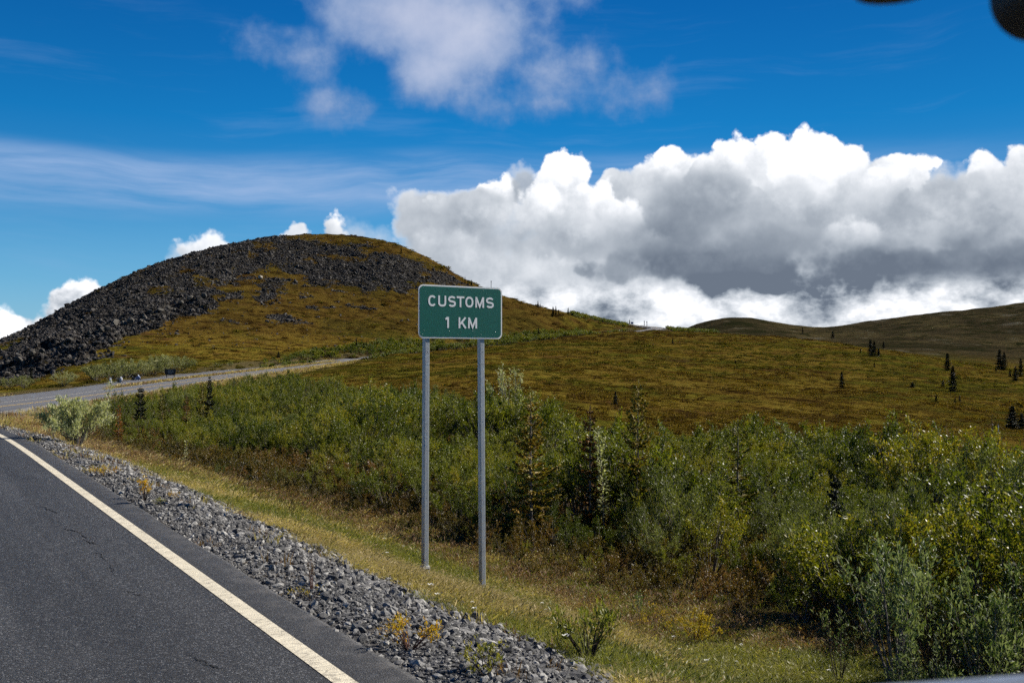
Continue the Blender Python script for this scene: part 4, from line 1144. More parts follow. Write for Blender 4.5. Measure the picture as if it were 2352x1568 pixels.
def build_grass():
    rg = np.random.RandomState(31)
    n = 46000
    y = np.exp(rg.uniform(math.log(6), math.log(70), n)); x = rg.uniform(-0.56, 0.60, n) * y
    w, si = side_w(x, y)
    ew = edge_w(y) + 1.3 * fbm(x, y, 6, 3, 71)
    dens = sstep(w + 0.9 * fbm(x, y, 1.5, 3, 78), 1.5, 2.9) * (1 - 0.85 * sstep(w, ew + 0.2, ew + 1.6))
    dens = np.where(y > 38, dens * 0.8, dens)
    thin = sstep(fbm(x, y, 1.6, 3, 72), 0.12, 0.30) * 0.55
    k = (rg.uniform(0, 1, n) < dens * (1 - thin)) & (w < 16)
    x, y, w = x[k], y[k], w[k]
    h = land(x, y)
    d_ = fbm(x, y, 3.0, 3, 73)
    green = (d_ + 0.10 * (w - 4.5) / 2 + 0.25 * rg.normal(0, 0.35, len(x)) > 0.02) & (y < 32)
    rust = (w > edge_w(y) - 2.2) & (rg.uniform(0, 1, len(x)) < 0.40) & (y > 14)
    rust |= (y > 24) & (w < 3.6) & (rg.uniform(0, 1, len(x)) < 0.45)
    tall = np.interp(y, [8, 12, 18, 28, 50], [0.50, 0.42, 0.55, 0.85, 1.0]) * (1 - 0.68 * sstep(np.hypot(x + 0.8, y - 14.6), 2.6, 1.2)) * np.interp(w, [1.9, 2.8, 3.8, 7, 9], [0.45, 0.75, 1.0, 0.72, 0.8])
    for nm, lab, mat, sel, sd_, hd in (('grass', 'green and yellow grass growing down the ditch slope', M_grass, green & ~rust, 90, 0.12), ('dry_grass', 'straw coloured dry grass with seed heads beside the gravel', M_straw, ~green & ~rust, 95, 0.55), ('reddish_grass', 'reddish brown seeding grass at the foot of the bushes', M_rustgrass, rust, 99, 0.8)):
        src = [source(nm + '_tuft', tuft_mesh(nm + '_tuft', sd_ + i, mat, n=60, w=0.0045, heads=hd)) for i in range(5)]
        m_ = sel; nn = int(m_.sum())
        s = tall[m_] * rg.uniform(0.55, 1.15, nn)
        wide = np.maximum(1.0, y[m_] / 16) * rg.uniform(0.9, 1.3, nn)
        scatter(nm, lab, src, np.stack([x[m_], y[m_], h[m_]], 1), rg.uniform(0, 6.28, nn), np.stack([wide, wide, s], 1), rg.normal(0, 0.10, (nn, 2)), sd_)
    # low dry growth creeping over the gravel and the far verges
    n = 5200
    y = np.exp(rg.uniform(math.log(6), math.log(60), n)); x = rg.uniform(-0.6, 0.3, n) * y
    w, si = side_w(x, y)
    k = (w > 0.05) & (w < 2.9) & (rg.uniform(0, 1, n) < np.interp(y, [6, 14, 22, 30], [0.06, 0.10, 0.5, 0.9])) & (fbm(x, y, 1.2, 3, 75) > -0.05)
    x, y = x[k], y[k]
    # verge beyond both roads
    n2 = 9000
    j = rg.randint(95, 430, n2); la = rg.uniform(4.6, 11, n2) * rg.choice([-1, 1], n2)
    x2 = MAIN[j, 0] + MN[j, 0] * la; y2 = MAIN[j, 1] + MN[j, 1] * la
    l2, _, _ = nearest(SIDE, ST, SN, x2, y2); ok = np.abs(l2) > SHALF + 0.5
    x2, y2 = x2[ok], y2[ok]
    src = [source('verge_tuft', tuft_mesh('verge_tuft', 110 + i, M_rustgrass, n=40, h=0.09, w=0.004, heads=0.3)) for i in range(4)]
    src += [source('verge_tuft', tuft_mesh('verge_tuft', 120 + i, M_straw, n=40, h=0.10, w=0.004, heads=0.3)) for i in range(4)]
    X_ = np.concatenate([x, x2]); Y_ = np.concatenate([y, y2]); hh = land(X_, Y_)
    wide = np.maximum(1.0, Y_ / 22) * rg.uniform(0.8, 1.3, len(X_))
    scatter('verge_grass', 'short dry reddish grass along the verges of both roads', src, np.stack([X_, Y_, hh], 1), rg.uniform(0, 6.28, len(X_)), np.stack([wide, wide, rg.uniform(0.6, 1.4, len(X_)) * np.minimum(4.0, np.maximum(1, Y_ / 20))], 1), None, 5)
    # small white flowers
    fm = MB()
    for i in range(12):
        a = i * 2.4; rr = 0.035 * math.sqrt(i / 12)
        v, q = leaf_quads(np.array([[rr * math.cos(a), rr * math.sin(a), 0.42 + 0.01 * math.cos(i)]]), np.array([[math.cos(a), math.sin(a), 0.3]]), np.array([[0, 0, 1.0]]), [0.03], [0.026]); fm.add(v, q)
    st = MB(); st.tube([(0, 0, -0.02), (0.01, 0, 0.2), (0, 0.005, 0.42)], [0.003, 0.0025, 0.002], 4, False)
    me = joined('yarrow', st, fm, M_barkdark, M_flower)
    pp = [(928, 1262), (990, 1385), (1005, 1398), (884, 1250), (1090, 1436), (1245, 1405), (1252, 1418), (1298, 1512), (1900, 1560), (1690, 1530), (1545, 1478), (1560, 1500), (1620, 1545), (890, 1285), (1268, 1448), (1085, 1402), (1700, 1498)]
    q_ = np.array([hit(a, b + 14, 5, 60) for a, b in pp])
    scatter('white_flowers', 'tiny white flower heads dotted through the ditch grass', [source('flower_head', me)], q_, rg.uniform(0, 6, len(q_)), rg.uniform(0.35, 0.6, len(q_)), None, 3)
build_grass()

# ------------------------------------------------------------------ the willow thicket
def zmax_of(X): return np.interp(X, [120, 250, 400, 500, 620, 750, 850, 1000, 1176, 1500, 2000, 2352, 2700], [70, 118, 160, 190, 172, 118, 92, 74, 60, 54, 50, 48, 48])
def build_thicket():
    rg = np.random.RandomState(41)
    def zone(n, z0=10, z1=195, pw=1.0):
        y = (rg.uniform(z0 ** (2 - pw), z1 ** (2 - pw), n)) ** (1 / (2 - pw)); x = rg.uniform(-0.50, 0.62, n) * y
        X = CX + x / y * FPX
        w, si = side_w(x, y)
        zm = zmax_of(X) * (1 + 0.16 * fbm(x, y, 9, 3, 81))
        ew = edge_w(y) + 1.5 * fbm(x, y, 5, 3, 82)
        return x, y, X, w, zm, ew
    def thin_out(x, y, r, order):
        # keep points no nearer than r(i)
        cell = {}
        keep = []
        for i in order:
            ri = r[i]; c = (int(x[i] // 2.0), int(y[i] // 2.0)); ok = True
            for a in (-1, 0, 1):
                for b in (-1, 0, 1):
                    for j in cell.get((c[0] + a, c[1] + b), ()):
                        if (x[i] - x[j]) ** 2 + (y[i] - y[j]) ** 2 < ri * ri: ok = False; break
                    if not ok: break
                if not ok: break
            if ok: cell.setdefault(c, []).append(i); keep.append(i)
        return np.array(keep)
    # tall green willows
    n = 34000
    x, y, X, w, zm, ew = zone(n)
    k = (w > ew + np.where(X > 1150, 0.4, 1.0)) & (y < zm) & (w < 170)
    x, y, X, w, ew, zm = [q[k] for q in (x, y, X, w, ew, zm)]
    r = np.interp(y, [10, 30, 60, 170], [0.80, 0.92, 1.1, 1.6])
    o = thin_out(x, y, r, range(len(x)))
    x, y, X, w, ew, zm = [q[o] for q in (x, y, X, w, ew, zm)]
    h = land(x, y)
    lumps = fbm(x, y, 8.0, 3, 83)
    base = np.interp(X, [150, 400, 700, 1176, 2352], [0.80, 0.88, 0.92, 0.97, 1.03]) * np.interp(y, [12, 20, 40, 62, 160], [0.95, 1.0, 1.0, 1.0, 1.0]) * np.interp(X, [1400, 1700], [1.0, 0.9])
    s = base * np.clip(1 + 1.5 * lumps + 1.0 * fbm(x, y, 3.6, 2, 85), 0.34, 1.6) * rg.uniform(0.75, 1.15, len(x)) * np.where(y > 70, 1.0, np.where(X > 1250, np.interp(w - ew, [0.6, 2.4, 5], [0.60, 0.88, 1.0]), np.interp(w - ew, [1.0, 3.5, 8, 13], [0.42, 0.55, 0.85, 1.05]))) * np.interp(zm - y, [0, 4, 12], [0.7, 0.92, 1.0])
    for sx_, sy_ in ((0.45, 22.5), (1.8, 23.5), (2.95, 24.0), (5.9, 26)):
        dd_ = np.abs(x - sx_ * y / sy_); s = s * np.where(y < sy_ + 0.5, 1 - 0.5 * sstep(dd_, 1.3, 0.4), 1.0)
    kind = fbm(x, y, 7, 3, 84) + rg.normal(0, 0.13, len(x))
    grey = kind > 0.27
    green = ~grey
    def mk(nm, mat, sd_, cnt, **kw):
        out = []
        for i in range(cnt):
            wd, lf = bush_parts(sd_ + i, **kw)
            out.append(source(nm, joined(nm, wd, lf, M_bark, mat)))
        return out
    src = mk('willow_bush', M_willow, 400, 7, H=2.0, Rd=0.95, stems=15, twigs=10, leaves=4600, L=0.058, W=0.026)
    for nm, lab, sel, srcs in (('willow_thicket', 'dense green willow bushes filling the low ground beyond the ditch', green, src),
                               ('grey_willow_thicket', 'grey green narrow leaved willows mixed into the thicket', grey, mk('grey_willow_bush', M_willow_grey, 430, 4, H=2.0, Rd=0.8, stems=17, twigs=10, leaves=4400, L=0.070, W=0.017, upright=0.7))):
        nn = int(sel.sum())
        s3 = np.stack([s[sel] * rg.uniform(0.9, 1.2, nn), s[sel] * rg.uniform(0.9, 1.2, nn), s[sel]], 1)
        scatter(nm, lab, srcs, np.stack([x[sel], y[sel], h[sel] - 0.05], 1), rg.uniform(0, 6.28, nn), s3, rg.normal(0, 0.07, (nn, 2)), 7)
    # low brown dwarf birch between grass and willows and on the tundra edge
    n = 30000
    x, y, X, w, zm, ew = zone(n, 11, 190)
    a = (w > ew - 0.6) & (w < ew + 6.5) & (y < zm) & (y > 13.5 - 2 * (X > 1500))
    b = (y > zm - 5) & (y < zm * 1.10 + 2) & (w > 5)
    c = (X < 700) & (w > 4) & (y < zm + 20) & (w < 120)
    pr = np.where(a, 0.75, np.where(c, 0.30, np.where(b, 0.22, 0.0)))
    pr = np.where(a & (X > 1150) & (w > ew + 1.8), 0.10, pr)
    k = rg.uniform(0, 1, n) < pr
    x, y, X, w, ew = [q[k] for q in (x, y, X, w, ew)]
    o = thin_out(x, y, np.interp(y, [10, 40, 150], [0.42, 0.62, 1.1]), range(len(x)))
    x, y, X, w, ew = [q[o] for q in (x, y, X, w, ew)]
    h = land(x, y)
    s = rg.uniform(0.6, 1.2, len(x)) * np.interp(w - ew, [-0.6, 1.0, 3.0], [0.45, 0.85, 1.15]) * np.interp(y, [12, 40], [0.85, 1.0])
    far_ = y > zmax_of(X) - 6
    s = np.where(far_, s * 0.7, s)
    src = mk('dwarf_birch', M_birch, 460, 5, H=0.85, Rd=0.55, stems=16, twigs=9, leaves=2400, L=0.036, W=0.024, upright=0.5, low=0.15)
    nn = len(x)
    scatter('dwarf_birch_scrub', 'knee high brown and olive dwarf birch at the edge of the thicket', src, np.stack([x, y, h - 0.03], 1), rg.uniform(0, 6.28, nn), s, rg.normal(0, 0.1, (nn, 2)), 8)
    # thickets along the climbing road
    srcf = mk('roadside_willow', M_willow, 480, 4, H=2.0, Rd=1.3, stems=12, twigs=8, leaves=1500, L=0.16, W=0.08)
    srcg = mk('roadside_grey_willow', M_willow_grey, 490, 3, H=2.0, Rd=1.2, stems=12, twigs=8, leaves=1400, L=0.17, W=0.07)
    def far_band(n, j0, j1, l0, l1, seed):
        j = rg.randint(j0, j1, n); la = rg.uniform(l0, l1, n)
        xx = MAIN[j, 0] + MN[j, 0] * la; yy = MAIN[j, 1] + MN[j, 1] * la
        l2, _, _ = nearest(SIDE, ST, SN, xx, yy); l1_, _, _ = nearest(MAIN, MT, MN, xx, yy)
        ok = (np.abs(l2) > SHALF + 3) & (np.abs(l1_) > HALF + 1.5) & (fbm(xx, yy, 14, 3, seed) > -0.20)
        return xx[ok], yy[ok]
    jz = lambda z: int(np.argmin(np.abs(MAIN[:700, 1] - z) + (np.arange(min(700, len(MAIN))) < 60) * 1e3))
    A = far_band(420, jz(285), jz(420), -24, -7, 91)
    A2 = far_band(560, jz(400), jz(600), -22, -6, 92)
    B_ = far_band(760, jz(345), jz(600), 5.5, 20, 93)
    C_ = far_band(180, jz(600), jz(665), 6, 30, 94)
    xs = np.concatenate([A[0], A2[0], B_[0]]); ys = np.concatenate([A[1], A2[1], B_[1]])
    # crest thicket right of the last visible bend
    xc = rg.uniform(104, 150, 330); yc = rg.uniform(636, 700, 330); Xc = CX + xc / yc * FPX; lc, _, _ = nearest(MAIN, MT, MN, xc, yc)
    ok = (Xc > 1532) & (Xc < 1652) & (np.abs(lc) > HALF + 3); xs = np.concatenate([xs, xc[ok]]); ys = np.concatenate([ys, yc[ok]])
    # skyline thicket near the hut
    xk = rg.uniform(38, 82, 300); yk = rg.uniform(650, 705, 300); Xk = CX + xk / yk * FPX
    ok = (Xk > 1312) & (Xk < 1440); xs = np.concatenate([xs, xk[ok]]); ys = np.concatenate([ys, yk[ok]])
    hh = land(xs, ys); g = rg.uniform(0, 1, len(xs)) < 0.3
    s = rg.uniform(0.55, 1.25, len(xs)) * np.interp(ys, [280, 340, 420], [0.75, 0.95, 1.15])
    for nm, lab, sel, srcs in (('roadside_thicket', 'green willow thicket lining the road up the slope', ~g, srcf), ('grey_roadside_thicket', 'grey green willows mixed into the hedge beside the climbing road', g, srcg)):
        nn = int(sel.sum())
        scatter(nm, lab, srcs, np.stack([xs[sel], ys[sel], hh[sel] - 0.1], 1), rg.uniform(0, 6.28, nn), s[sel], None, 9)
build_thicket()

# ------------------------------------------------------------------ single shrubs
def shrub(name, label, X, z, Ytop, wd, lf, mw, ml, H0, group=None, rz=0.0, width=1.0, cat='shrub', lean=0.0):
    x = (X - CX) / FPX * z; g = gz(x, z)
    top = CAM_Z - z * (Ytop - CY) / FPX
    s = max(0.15, (top - g)) / H0
    r = empty(name, (x, z, g - 0.02), rz)
    w_ = wd.mesh('stems', mw) if isinstance(wd, MB) else wd
    l_ = lf.mesh('leaves', ml) if isinstance(lf, MB) else lf
    a = link('stems', w_, r); b = link('leaves', l_, r)
    r.scale = (s * width, s * width, s); r.rotation_euler = (0, lean, rz)
    tag(r, label, cat, group)
    return r
def groundhit_z(X, Y, z0=4.0): return hit(X, Y, z0, 300)[1]

def build_shrubs():
    # pale willow on the verge at the bend
    wd, lf = bush_parts(601, H=1.4, Rd=1.05, stems=44, twigs=7, leaves=7500, L=0.085, W=0.030, upright=1.2, low=0.12, whip=0.10)
    shrub('willow_bush', 'silvery pale willow bush standing on the verge at the bend', 178, 25.5, 914, wd, lf, M_bark, M_pale, 1.45)
    wd, lf = bush_parts(602, H=1.4, Rd=0.5, stems=12, twigs=7, leaves=1300, L=0.08, W=0.025, upright=1.2, low=0.2, whip=0.12)
    shrub('willow_bush', 'small pale willow sprig left of the larger silvery verge willow', 122, 27.0, 950, wd, lf, M_bark, M_pale, 1.45)
    # pale willows beyond the side road
    protos = []
    for i in range(3):
        wd, lf = bush_parts(610 + i, H=2.6, Rd=2.1, stems=26, twigs=10, leaves=4200, L=0.15, W=0.065, upright=0.5, low=0.15)
        protos.append((wd.mesh('stems', M_bark), lf.mesh('leaves', mat_leaf('pale_roadside_leaves', [(0.07, 0.08, 0.022), (0.20, 0.205, 0.075), (0.42, 0.40, 0.21)], transl=0.3, rough=0.5, patch=0.35) if i == 0 else protos[0][1].materials[0])))
    spots = [(18, 893, 868, 'low grey bush at the far left end of the roadside row'), (58, 892, 862, 'grey green bush beside the pointed spruce left of the round one'), (148, 886, 855, 'rounded pale bush standing apart before the row beyond the road'),
             (222, 876, 838, None), (258, 873, 832, None), (290, 869, 829, None), (322, 865, 832, None), (352, 861, 826, None), (384, 858, 820, 'tallest pale bush right behind the brown board sign'), (412, 855, 818, 'last bush of the row, just right of the brown board'),
             (236, 868, 836, None), (306, 861, 828, None), (366, 853, 816, None), (500, 842, 832, 'lone low bush on the verge right of the brown board'), (528, 840, 831, 'small low bush on the open verge before the green hedge')]
    for i, (X, Yb, Yt, lab) in enumerate(spots):
        z = hit(X, Yb, 60, 600)[1]
        w_, l_ = protos[i % 3]
        shrub('roadside_bush', lab or 'pale willow bush in the continuous row behind the side road', X, z, Yt, w_, l_, None, None, 2.6, 'pale willows beyond the side road', rz=i * 1.7, width=1.45 if lab is None else 1.25)
    # twiggy pale willow behind the right post and others rising out of the thicket
    wd, lf = bush_parts(620, H=3.6, Rd=1.15, stems=15, twigs=12, leaves=1500, L=0.085, W=0.035, upright=0.6, low=0.55, whip=0.15)
    shrub('willow_bush', 'open twiggy pale willow rising behind the right sign post', 1168, 50, 848, wd, lf, M_bark, M_pale, 3.75)
    wd, lf = bush_parts(621, H=2.8, Rd=1.1, stems=16, twigs=14, leaves=1700, L=0.06, W=0.028, upright=0.6, low=0.3, whip=0.25)
    shrub('willow_bush', 'tall sparse reddish brown willow rising above the right end of thicket', 2238, 33, 958, wd, lf, M_red_stem, mat_leaf('sparse_brown_leaves', [(0.06, 0.035, 0.018), (0.15, 0.10, 0.05), (0.28, 0.22, 0.12)], transl=0.3, rough=0.4, patch=2), 3.0)
    # single long shoots
    def shoot(label, X, z, Yt, seed, lean, mat, n=170, L=0.09, W=0.035, H=2.2, bend=0.0):
        rg = np.random.RandomState(seed)
        t = np.linspace(0, 1, 9)[:, None]
        p = np.array([0, 0, H]) * t + np.array([lean, 0.1, 0]) * t ** 2 + np.array([bend, 0, -abs(bend) * 0.5]) * t ** 4 + np.cumsum(rg.normal(0, 0.012, (9, 3)), 0)
        wd = MB(); wd.tube(p, np.linspace(0.016, 0.004, 9), 5, False)
        k = rg.uniform(0.25, 1.0, n) * 8; k0 = np.minimum(k.astype(int), 7); P = p[k0] + (p[k0 + 1] - p[k0]) * (k - k0)[:, None]
        a = rg.uniform(0, 6.283, n); out = np.stack([np.cos(a), np.sin(a), rg.uniform(0.1, 1.0, n)], 1)
        P = P + out * rg.uniform(0, 0.09, (n, 1))
        v, q, tr = leaf_folded(P, out, rg.normal(0, .4, (n, 3)) + np.array([0, 0, 1]), L * rg.uniform(.6, 1.2, n), W * rg.uniform(.7, 1.1, n))
        lf = MB().add(v, q, tr)
        return shrub('willow_shoot', label, X, z, Yt, wd, lf, M_bark, mat, H, 'tall shoots rising out of the thicket')
    shoot('slender pale shoot in the thicket right of the rusty spruce', 1388, 23, 985, 631, -0.15, M_pale, 260, 0.09, 0.035, 2.6)
    shoot('dark wind bent shoot leaning left above the thicket on the right', 1868, 31, 948, 632, -0.5, M_willow_grey, 230, 0.13, 0.05, 2.8, -0.35)
    shoot('thin leafy shoot at the grass edge below the left bushes', 424, 31, 1010, 633, 0.05, M_pale, 90, 0.07, 0.03, 1.5)
    shoot('pale shoot among the low bushes at the far left of the thicket', 243, 52, 880, 634, 0.1, M_pale, 160, 0.10, 0.05, 2.0)
    # broad leaved willows close by on the right
    near = [(1925, 12.6, 1375, 640, 'outermost thin broad leaved willow with bare dark stems by the grass'),
            (2052, 11.8, 1205, 641, 'tallest broad leaved willow in the near right corner'),
            (2155, 12.4, 1235, 642, 'broad leaved willow behind the tallest one in the corner'),
            (2262, 11.2, 1345, 643, 'low spreading broad leaved willow near the right edge'),
            (2340, 11.8, 1290, 644, 'broad leaved willow cut by the right edge of view'),
            (2130, 10.9, 1420, 645, 'short bushy broad leaved willow lowest in the near corner')]
    for X, z, Yt, sd_, lab in near:
        bushy = 1 if sd_ != 640 else 0
        wd, lf = bush_parts(sd_, H=2.0, Rd=0.62, stems=11 if bushy else 6, twigs=8, leaves=1050 if bushy else 320, L=0.105, W=0.028, upright=0.9, low=0.30 if bushy else 0.5, folded=True, whip=0.20)
        shrub('broad_leaved_willow', lab, X, z, Yt, wd, lf, M_bark if sd_ % 2 else M_barkdark, M_big, 2.2, 'broad leaved willows in the near corner')
    # small plants on gravel and grass
    def small(label, X, Yb, Yt, seed, mat, mw, Rd=0.42, stems=13, leaves=330, L=0.075, W=0.024, up=0.9, H=0.6, name='willow_seedling', cat='shrub'):
        z = groundhit_z(X, Yb)
        wd, lf = bush_parts(seed, H=H, Rd=Rd, stems=stems, twigs=5, leaves=leaves, L=L, W=W, upright=up, low=0.25, folded=True, whip=0.05)
        shrub(name, label, X, z, Yt, wd, lf, mw, mat, H * 1.08, 'small willows on the shoulder and ditch', cat=cat)
    small('olive green willow bush on the ditch slope just beyond the gravel', 1348, 1518, 1372, 650, M_olive, M_barkdark, 0.40, 17, 420, 0.085, 0.022)
    small('yellow and red willow seedling growing in the gravel near the paving', 942, 1490, 1402, 651, M_yellow_leaf, M_red_stem, 0.36, 14, 330, 0.05, 0.017, 0.8, 0.4)
    small('green willow seedling growing in the near gravel, lowest in view', 1118, 1548, 1456, 652, M_olive, M_barkdark, 0.30, 12, 210, 0.06, 0.024, 0.8, 0.42)
    small('bright yellow orange bush in the grass before the dark thicket', 1590, 1478, 1390, 653, M_yellow_leaf, M_red_stem, 0.50, 18, 1100, 0.045, 0.015, 0.9, 0.6)
    small('dull orange low bush left of the bright yellow one', 1508, 1442, 1385, 654, M_yellow_leaf, M_red_stem, 0.5, 12, 420, 0.035, 0.014, 0.7, 0.5)
    small('leggy pale sprig standing in grass left of the yellow bush', 1468, 1420, 1350, 655, M_big, M_bark, 0.18, 5, 90, 0.07, 0.03, 1.2, 0.6)
    small('small green and yellow seedling at the paving edge far along the gravel', 335, 1148, 1092, 656, M_yellow_leaf, M_barkdark, 0.22, 8, 200, 0.06, 0.02, 1.1, 0.5)
    small('tiny yellow green seedling on the gravel right of the paving seedling', 398, 1146, 1128, 657, M_yellow_leaf, M_barkdark, 0.3, 8, 130, 0.06, 0.02, 0.8, 0.4)
    small('tiny green seedling halfway along the gravel', 372, 1162, 1142, 658, M_olive, M_barkdark, 0.3, 8, 120, 0.06, 0.02, 0.8, 0.4)
    small('little dry weed at the paving edge below the left post', 722, 1378, 1345, 659, M_yellow_leaf, M_barkdark, 0.5, 10, 120, 0.04, 0.012, 0.7, 0.3)
    small('red brown dock stalk rising from the gravel shoulder', 716, 1352, 1262, 660, M_rustgrass, M_red_stem, 0.05, 3, 90, 0.03, 0.012, 1.5, 0.6)
    small('low yellowing weed beside the paving at the bend', 240, 1095, 1062, 661, M_yellow_leaf, M_barkdark, 0.5, 12, 220, 0.06, 0.02, 0.8, 0.4)
build_shrubs()

# ------------------------------------------------------------------ spruces
def spruce_mesh(seed, H=4.0, Rb=0.95, whorls=22, per=6, sparse=0.0, top_bare=0.12, near=True):
    rg = np.random.RandomState(seed)
    wd, lf = MB(), MB()
    k = np.linspace(0, 1, 8)
    off = np.cumsum(rg.normal(0, 0.012, (8, 2)), 0) * H * 0.25
    p = np.stack([off[:, 0], off[:, 1], k * H], 1)
    wd.tube(p, (0.030 + 0.006 * H) * (1 - 0.93 * k) + 0.004, 6, False)
    P_, D_, L_, W_ = [], [], [], []
    for w in range(whorls):
        t = 0.06 + 0.93 * (w + rg.uniform(-.3, .3)) / whorls
        z = t * H; c = np.array([np.interp(t, k, p[:, 0]), np.interp(t, k, p[:, 1]), z])
        prof = (1 - t) ** 0.80 * (0.75 + 0.25 * math.sin(w * 1.9 + seed)) + 0.05
        for j in range(per):
            if rg.uniform() < sparse: continue
            a = 6.283 * (j + rg.uniform(-.35, .35)) / per + w * 0.9
            ln = Rb * prof * rg.uniform(0.65, 1.2)
            rise = 0.75 * t ** 1.5 + 0.05 - 0.32 * (1 - t)
            d = np.array([math.cos(a), math.sin(a), 0])
            u = np.linspace(0, 1, 5)[:, None]
            br = c + d * ln * u + np.array([0, 0, 1]) * (rise * ln * u - 0.30 * ln * u * (1 - u) + 0.12 * ln * u ** 3)
            wd.tube(br, np.linspace(0.010, 0.003, 5) * (0.5 + ln), 3, False)
            m = max(4, int(ln * (40 if near else 22)))
            uu = rg.uniform(0.12, 1.03, m) * 4; u0 = np.minimum(uu.astype(int), 3)
            pp = br[u0] + (br[u0 + 1] - br[u0]) * (uu - u0)[:, None]
            side = np.array([-d[1], d[0], 0]) * rg.choice([-1, 1], m)[:, None]
            dd = d * rg.uniform(0.5, 1.0, (m, 1)) + side * rg.uniform(0.2, 1.0, (m, 1)) + rg.normal(0, .16, (m, 3)) + np.array([0, 0, 0.05])
            lt = (0.11 + 0.17 * ln * (1 - uu / 4.4)) * rg.uniform(0.7, 1.2, m)
            # every side twig carries three crossed needle blades
            for q in range(3):
                P_.append(pp); D_.append(dd + rg.normal(0, .10, (m, 3))); L_.append(lt); W_.append(np.full(m, 0.055 if near else 0.13) * rg.uniform(.8, 1.3, m))
    # leader
    m = 26; tt = rg.uniform(0.86, 1.0, m); P_.append(np.stack([np.interp(tt, k, p[:, 0]), np.interp(tt, k, p[:, 1]), tt * H], 1)); D_.append(rg.normal(0, .35, (m, 3)) + np.array([0, 0, 1])); L_.append(np.full(m, 0.13)); W_.append(np.full(m, 0.022 if near else 0.05))
    P, D, L, W = np.concatenate(P_), np.concatenate(D_), np.concatenate(L_), np.concatenate(W_)
    v, q = leaf_quads(P, D, rg.normal(0, 1, P.shape), L, W); lf.add(v, q)
    return wd, lf
SPR = {}
def spruce(label, X, z, Yt, kind='dark', variant=0, width=1.0, near=False, Yb=None, lean=0.0, group=None, H0=4.0):
    key = (kind, variant, near)
    if key not in SPR:
        kw = dict(dark=dict(Rb=0.95, whorls=26, per=8), olive=dict(Rb=1.15, whorls=21, per=6, sparse=0.12), rust=dict(Rb=0.85, whorls=20, per=6, sparse=0.15), thin=dict(Rb=0.85, whorls=19, per=5, sparse=0.42), skirt=dict(Rb=0.75, whorls=20, per=7))[kind]
        wd, lf = spruce_mesh(700 + variant * 13 + len(kind), H=H0, near=near, **kw)
        mt = dict(dark=M_needle, olive=M_needle_olive, rust=M_needle_rust, thin=M_needle_olive, skirt=M_needle)[kind]
        SPR[key] = (wd.mesh('trunk', M_bark), lf.mesh('crown', mt))
    if z is None: x, z, g = hit(X, Yb, 40, 1500)
    else:
        x = (X - CX) / FPX * z; g = gz(x, z)
    top = CAM_Z - z * (Yt - CY) / FPX
    s = max(0.4, top - g) / H0
    r = empty('spruce_tree', (x, z, g - 0.05), variant * 2.1 + X)
    link('trunk', SPR[key][0], r); link('crown', SPR[key][1], r)
    r.scale = (s * width, s * width, s); r.rotation_euler = (lean * 0.2, lean, X % 6.28)
    tag(r, label, 'tree', group)
    return r
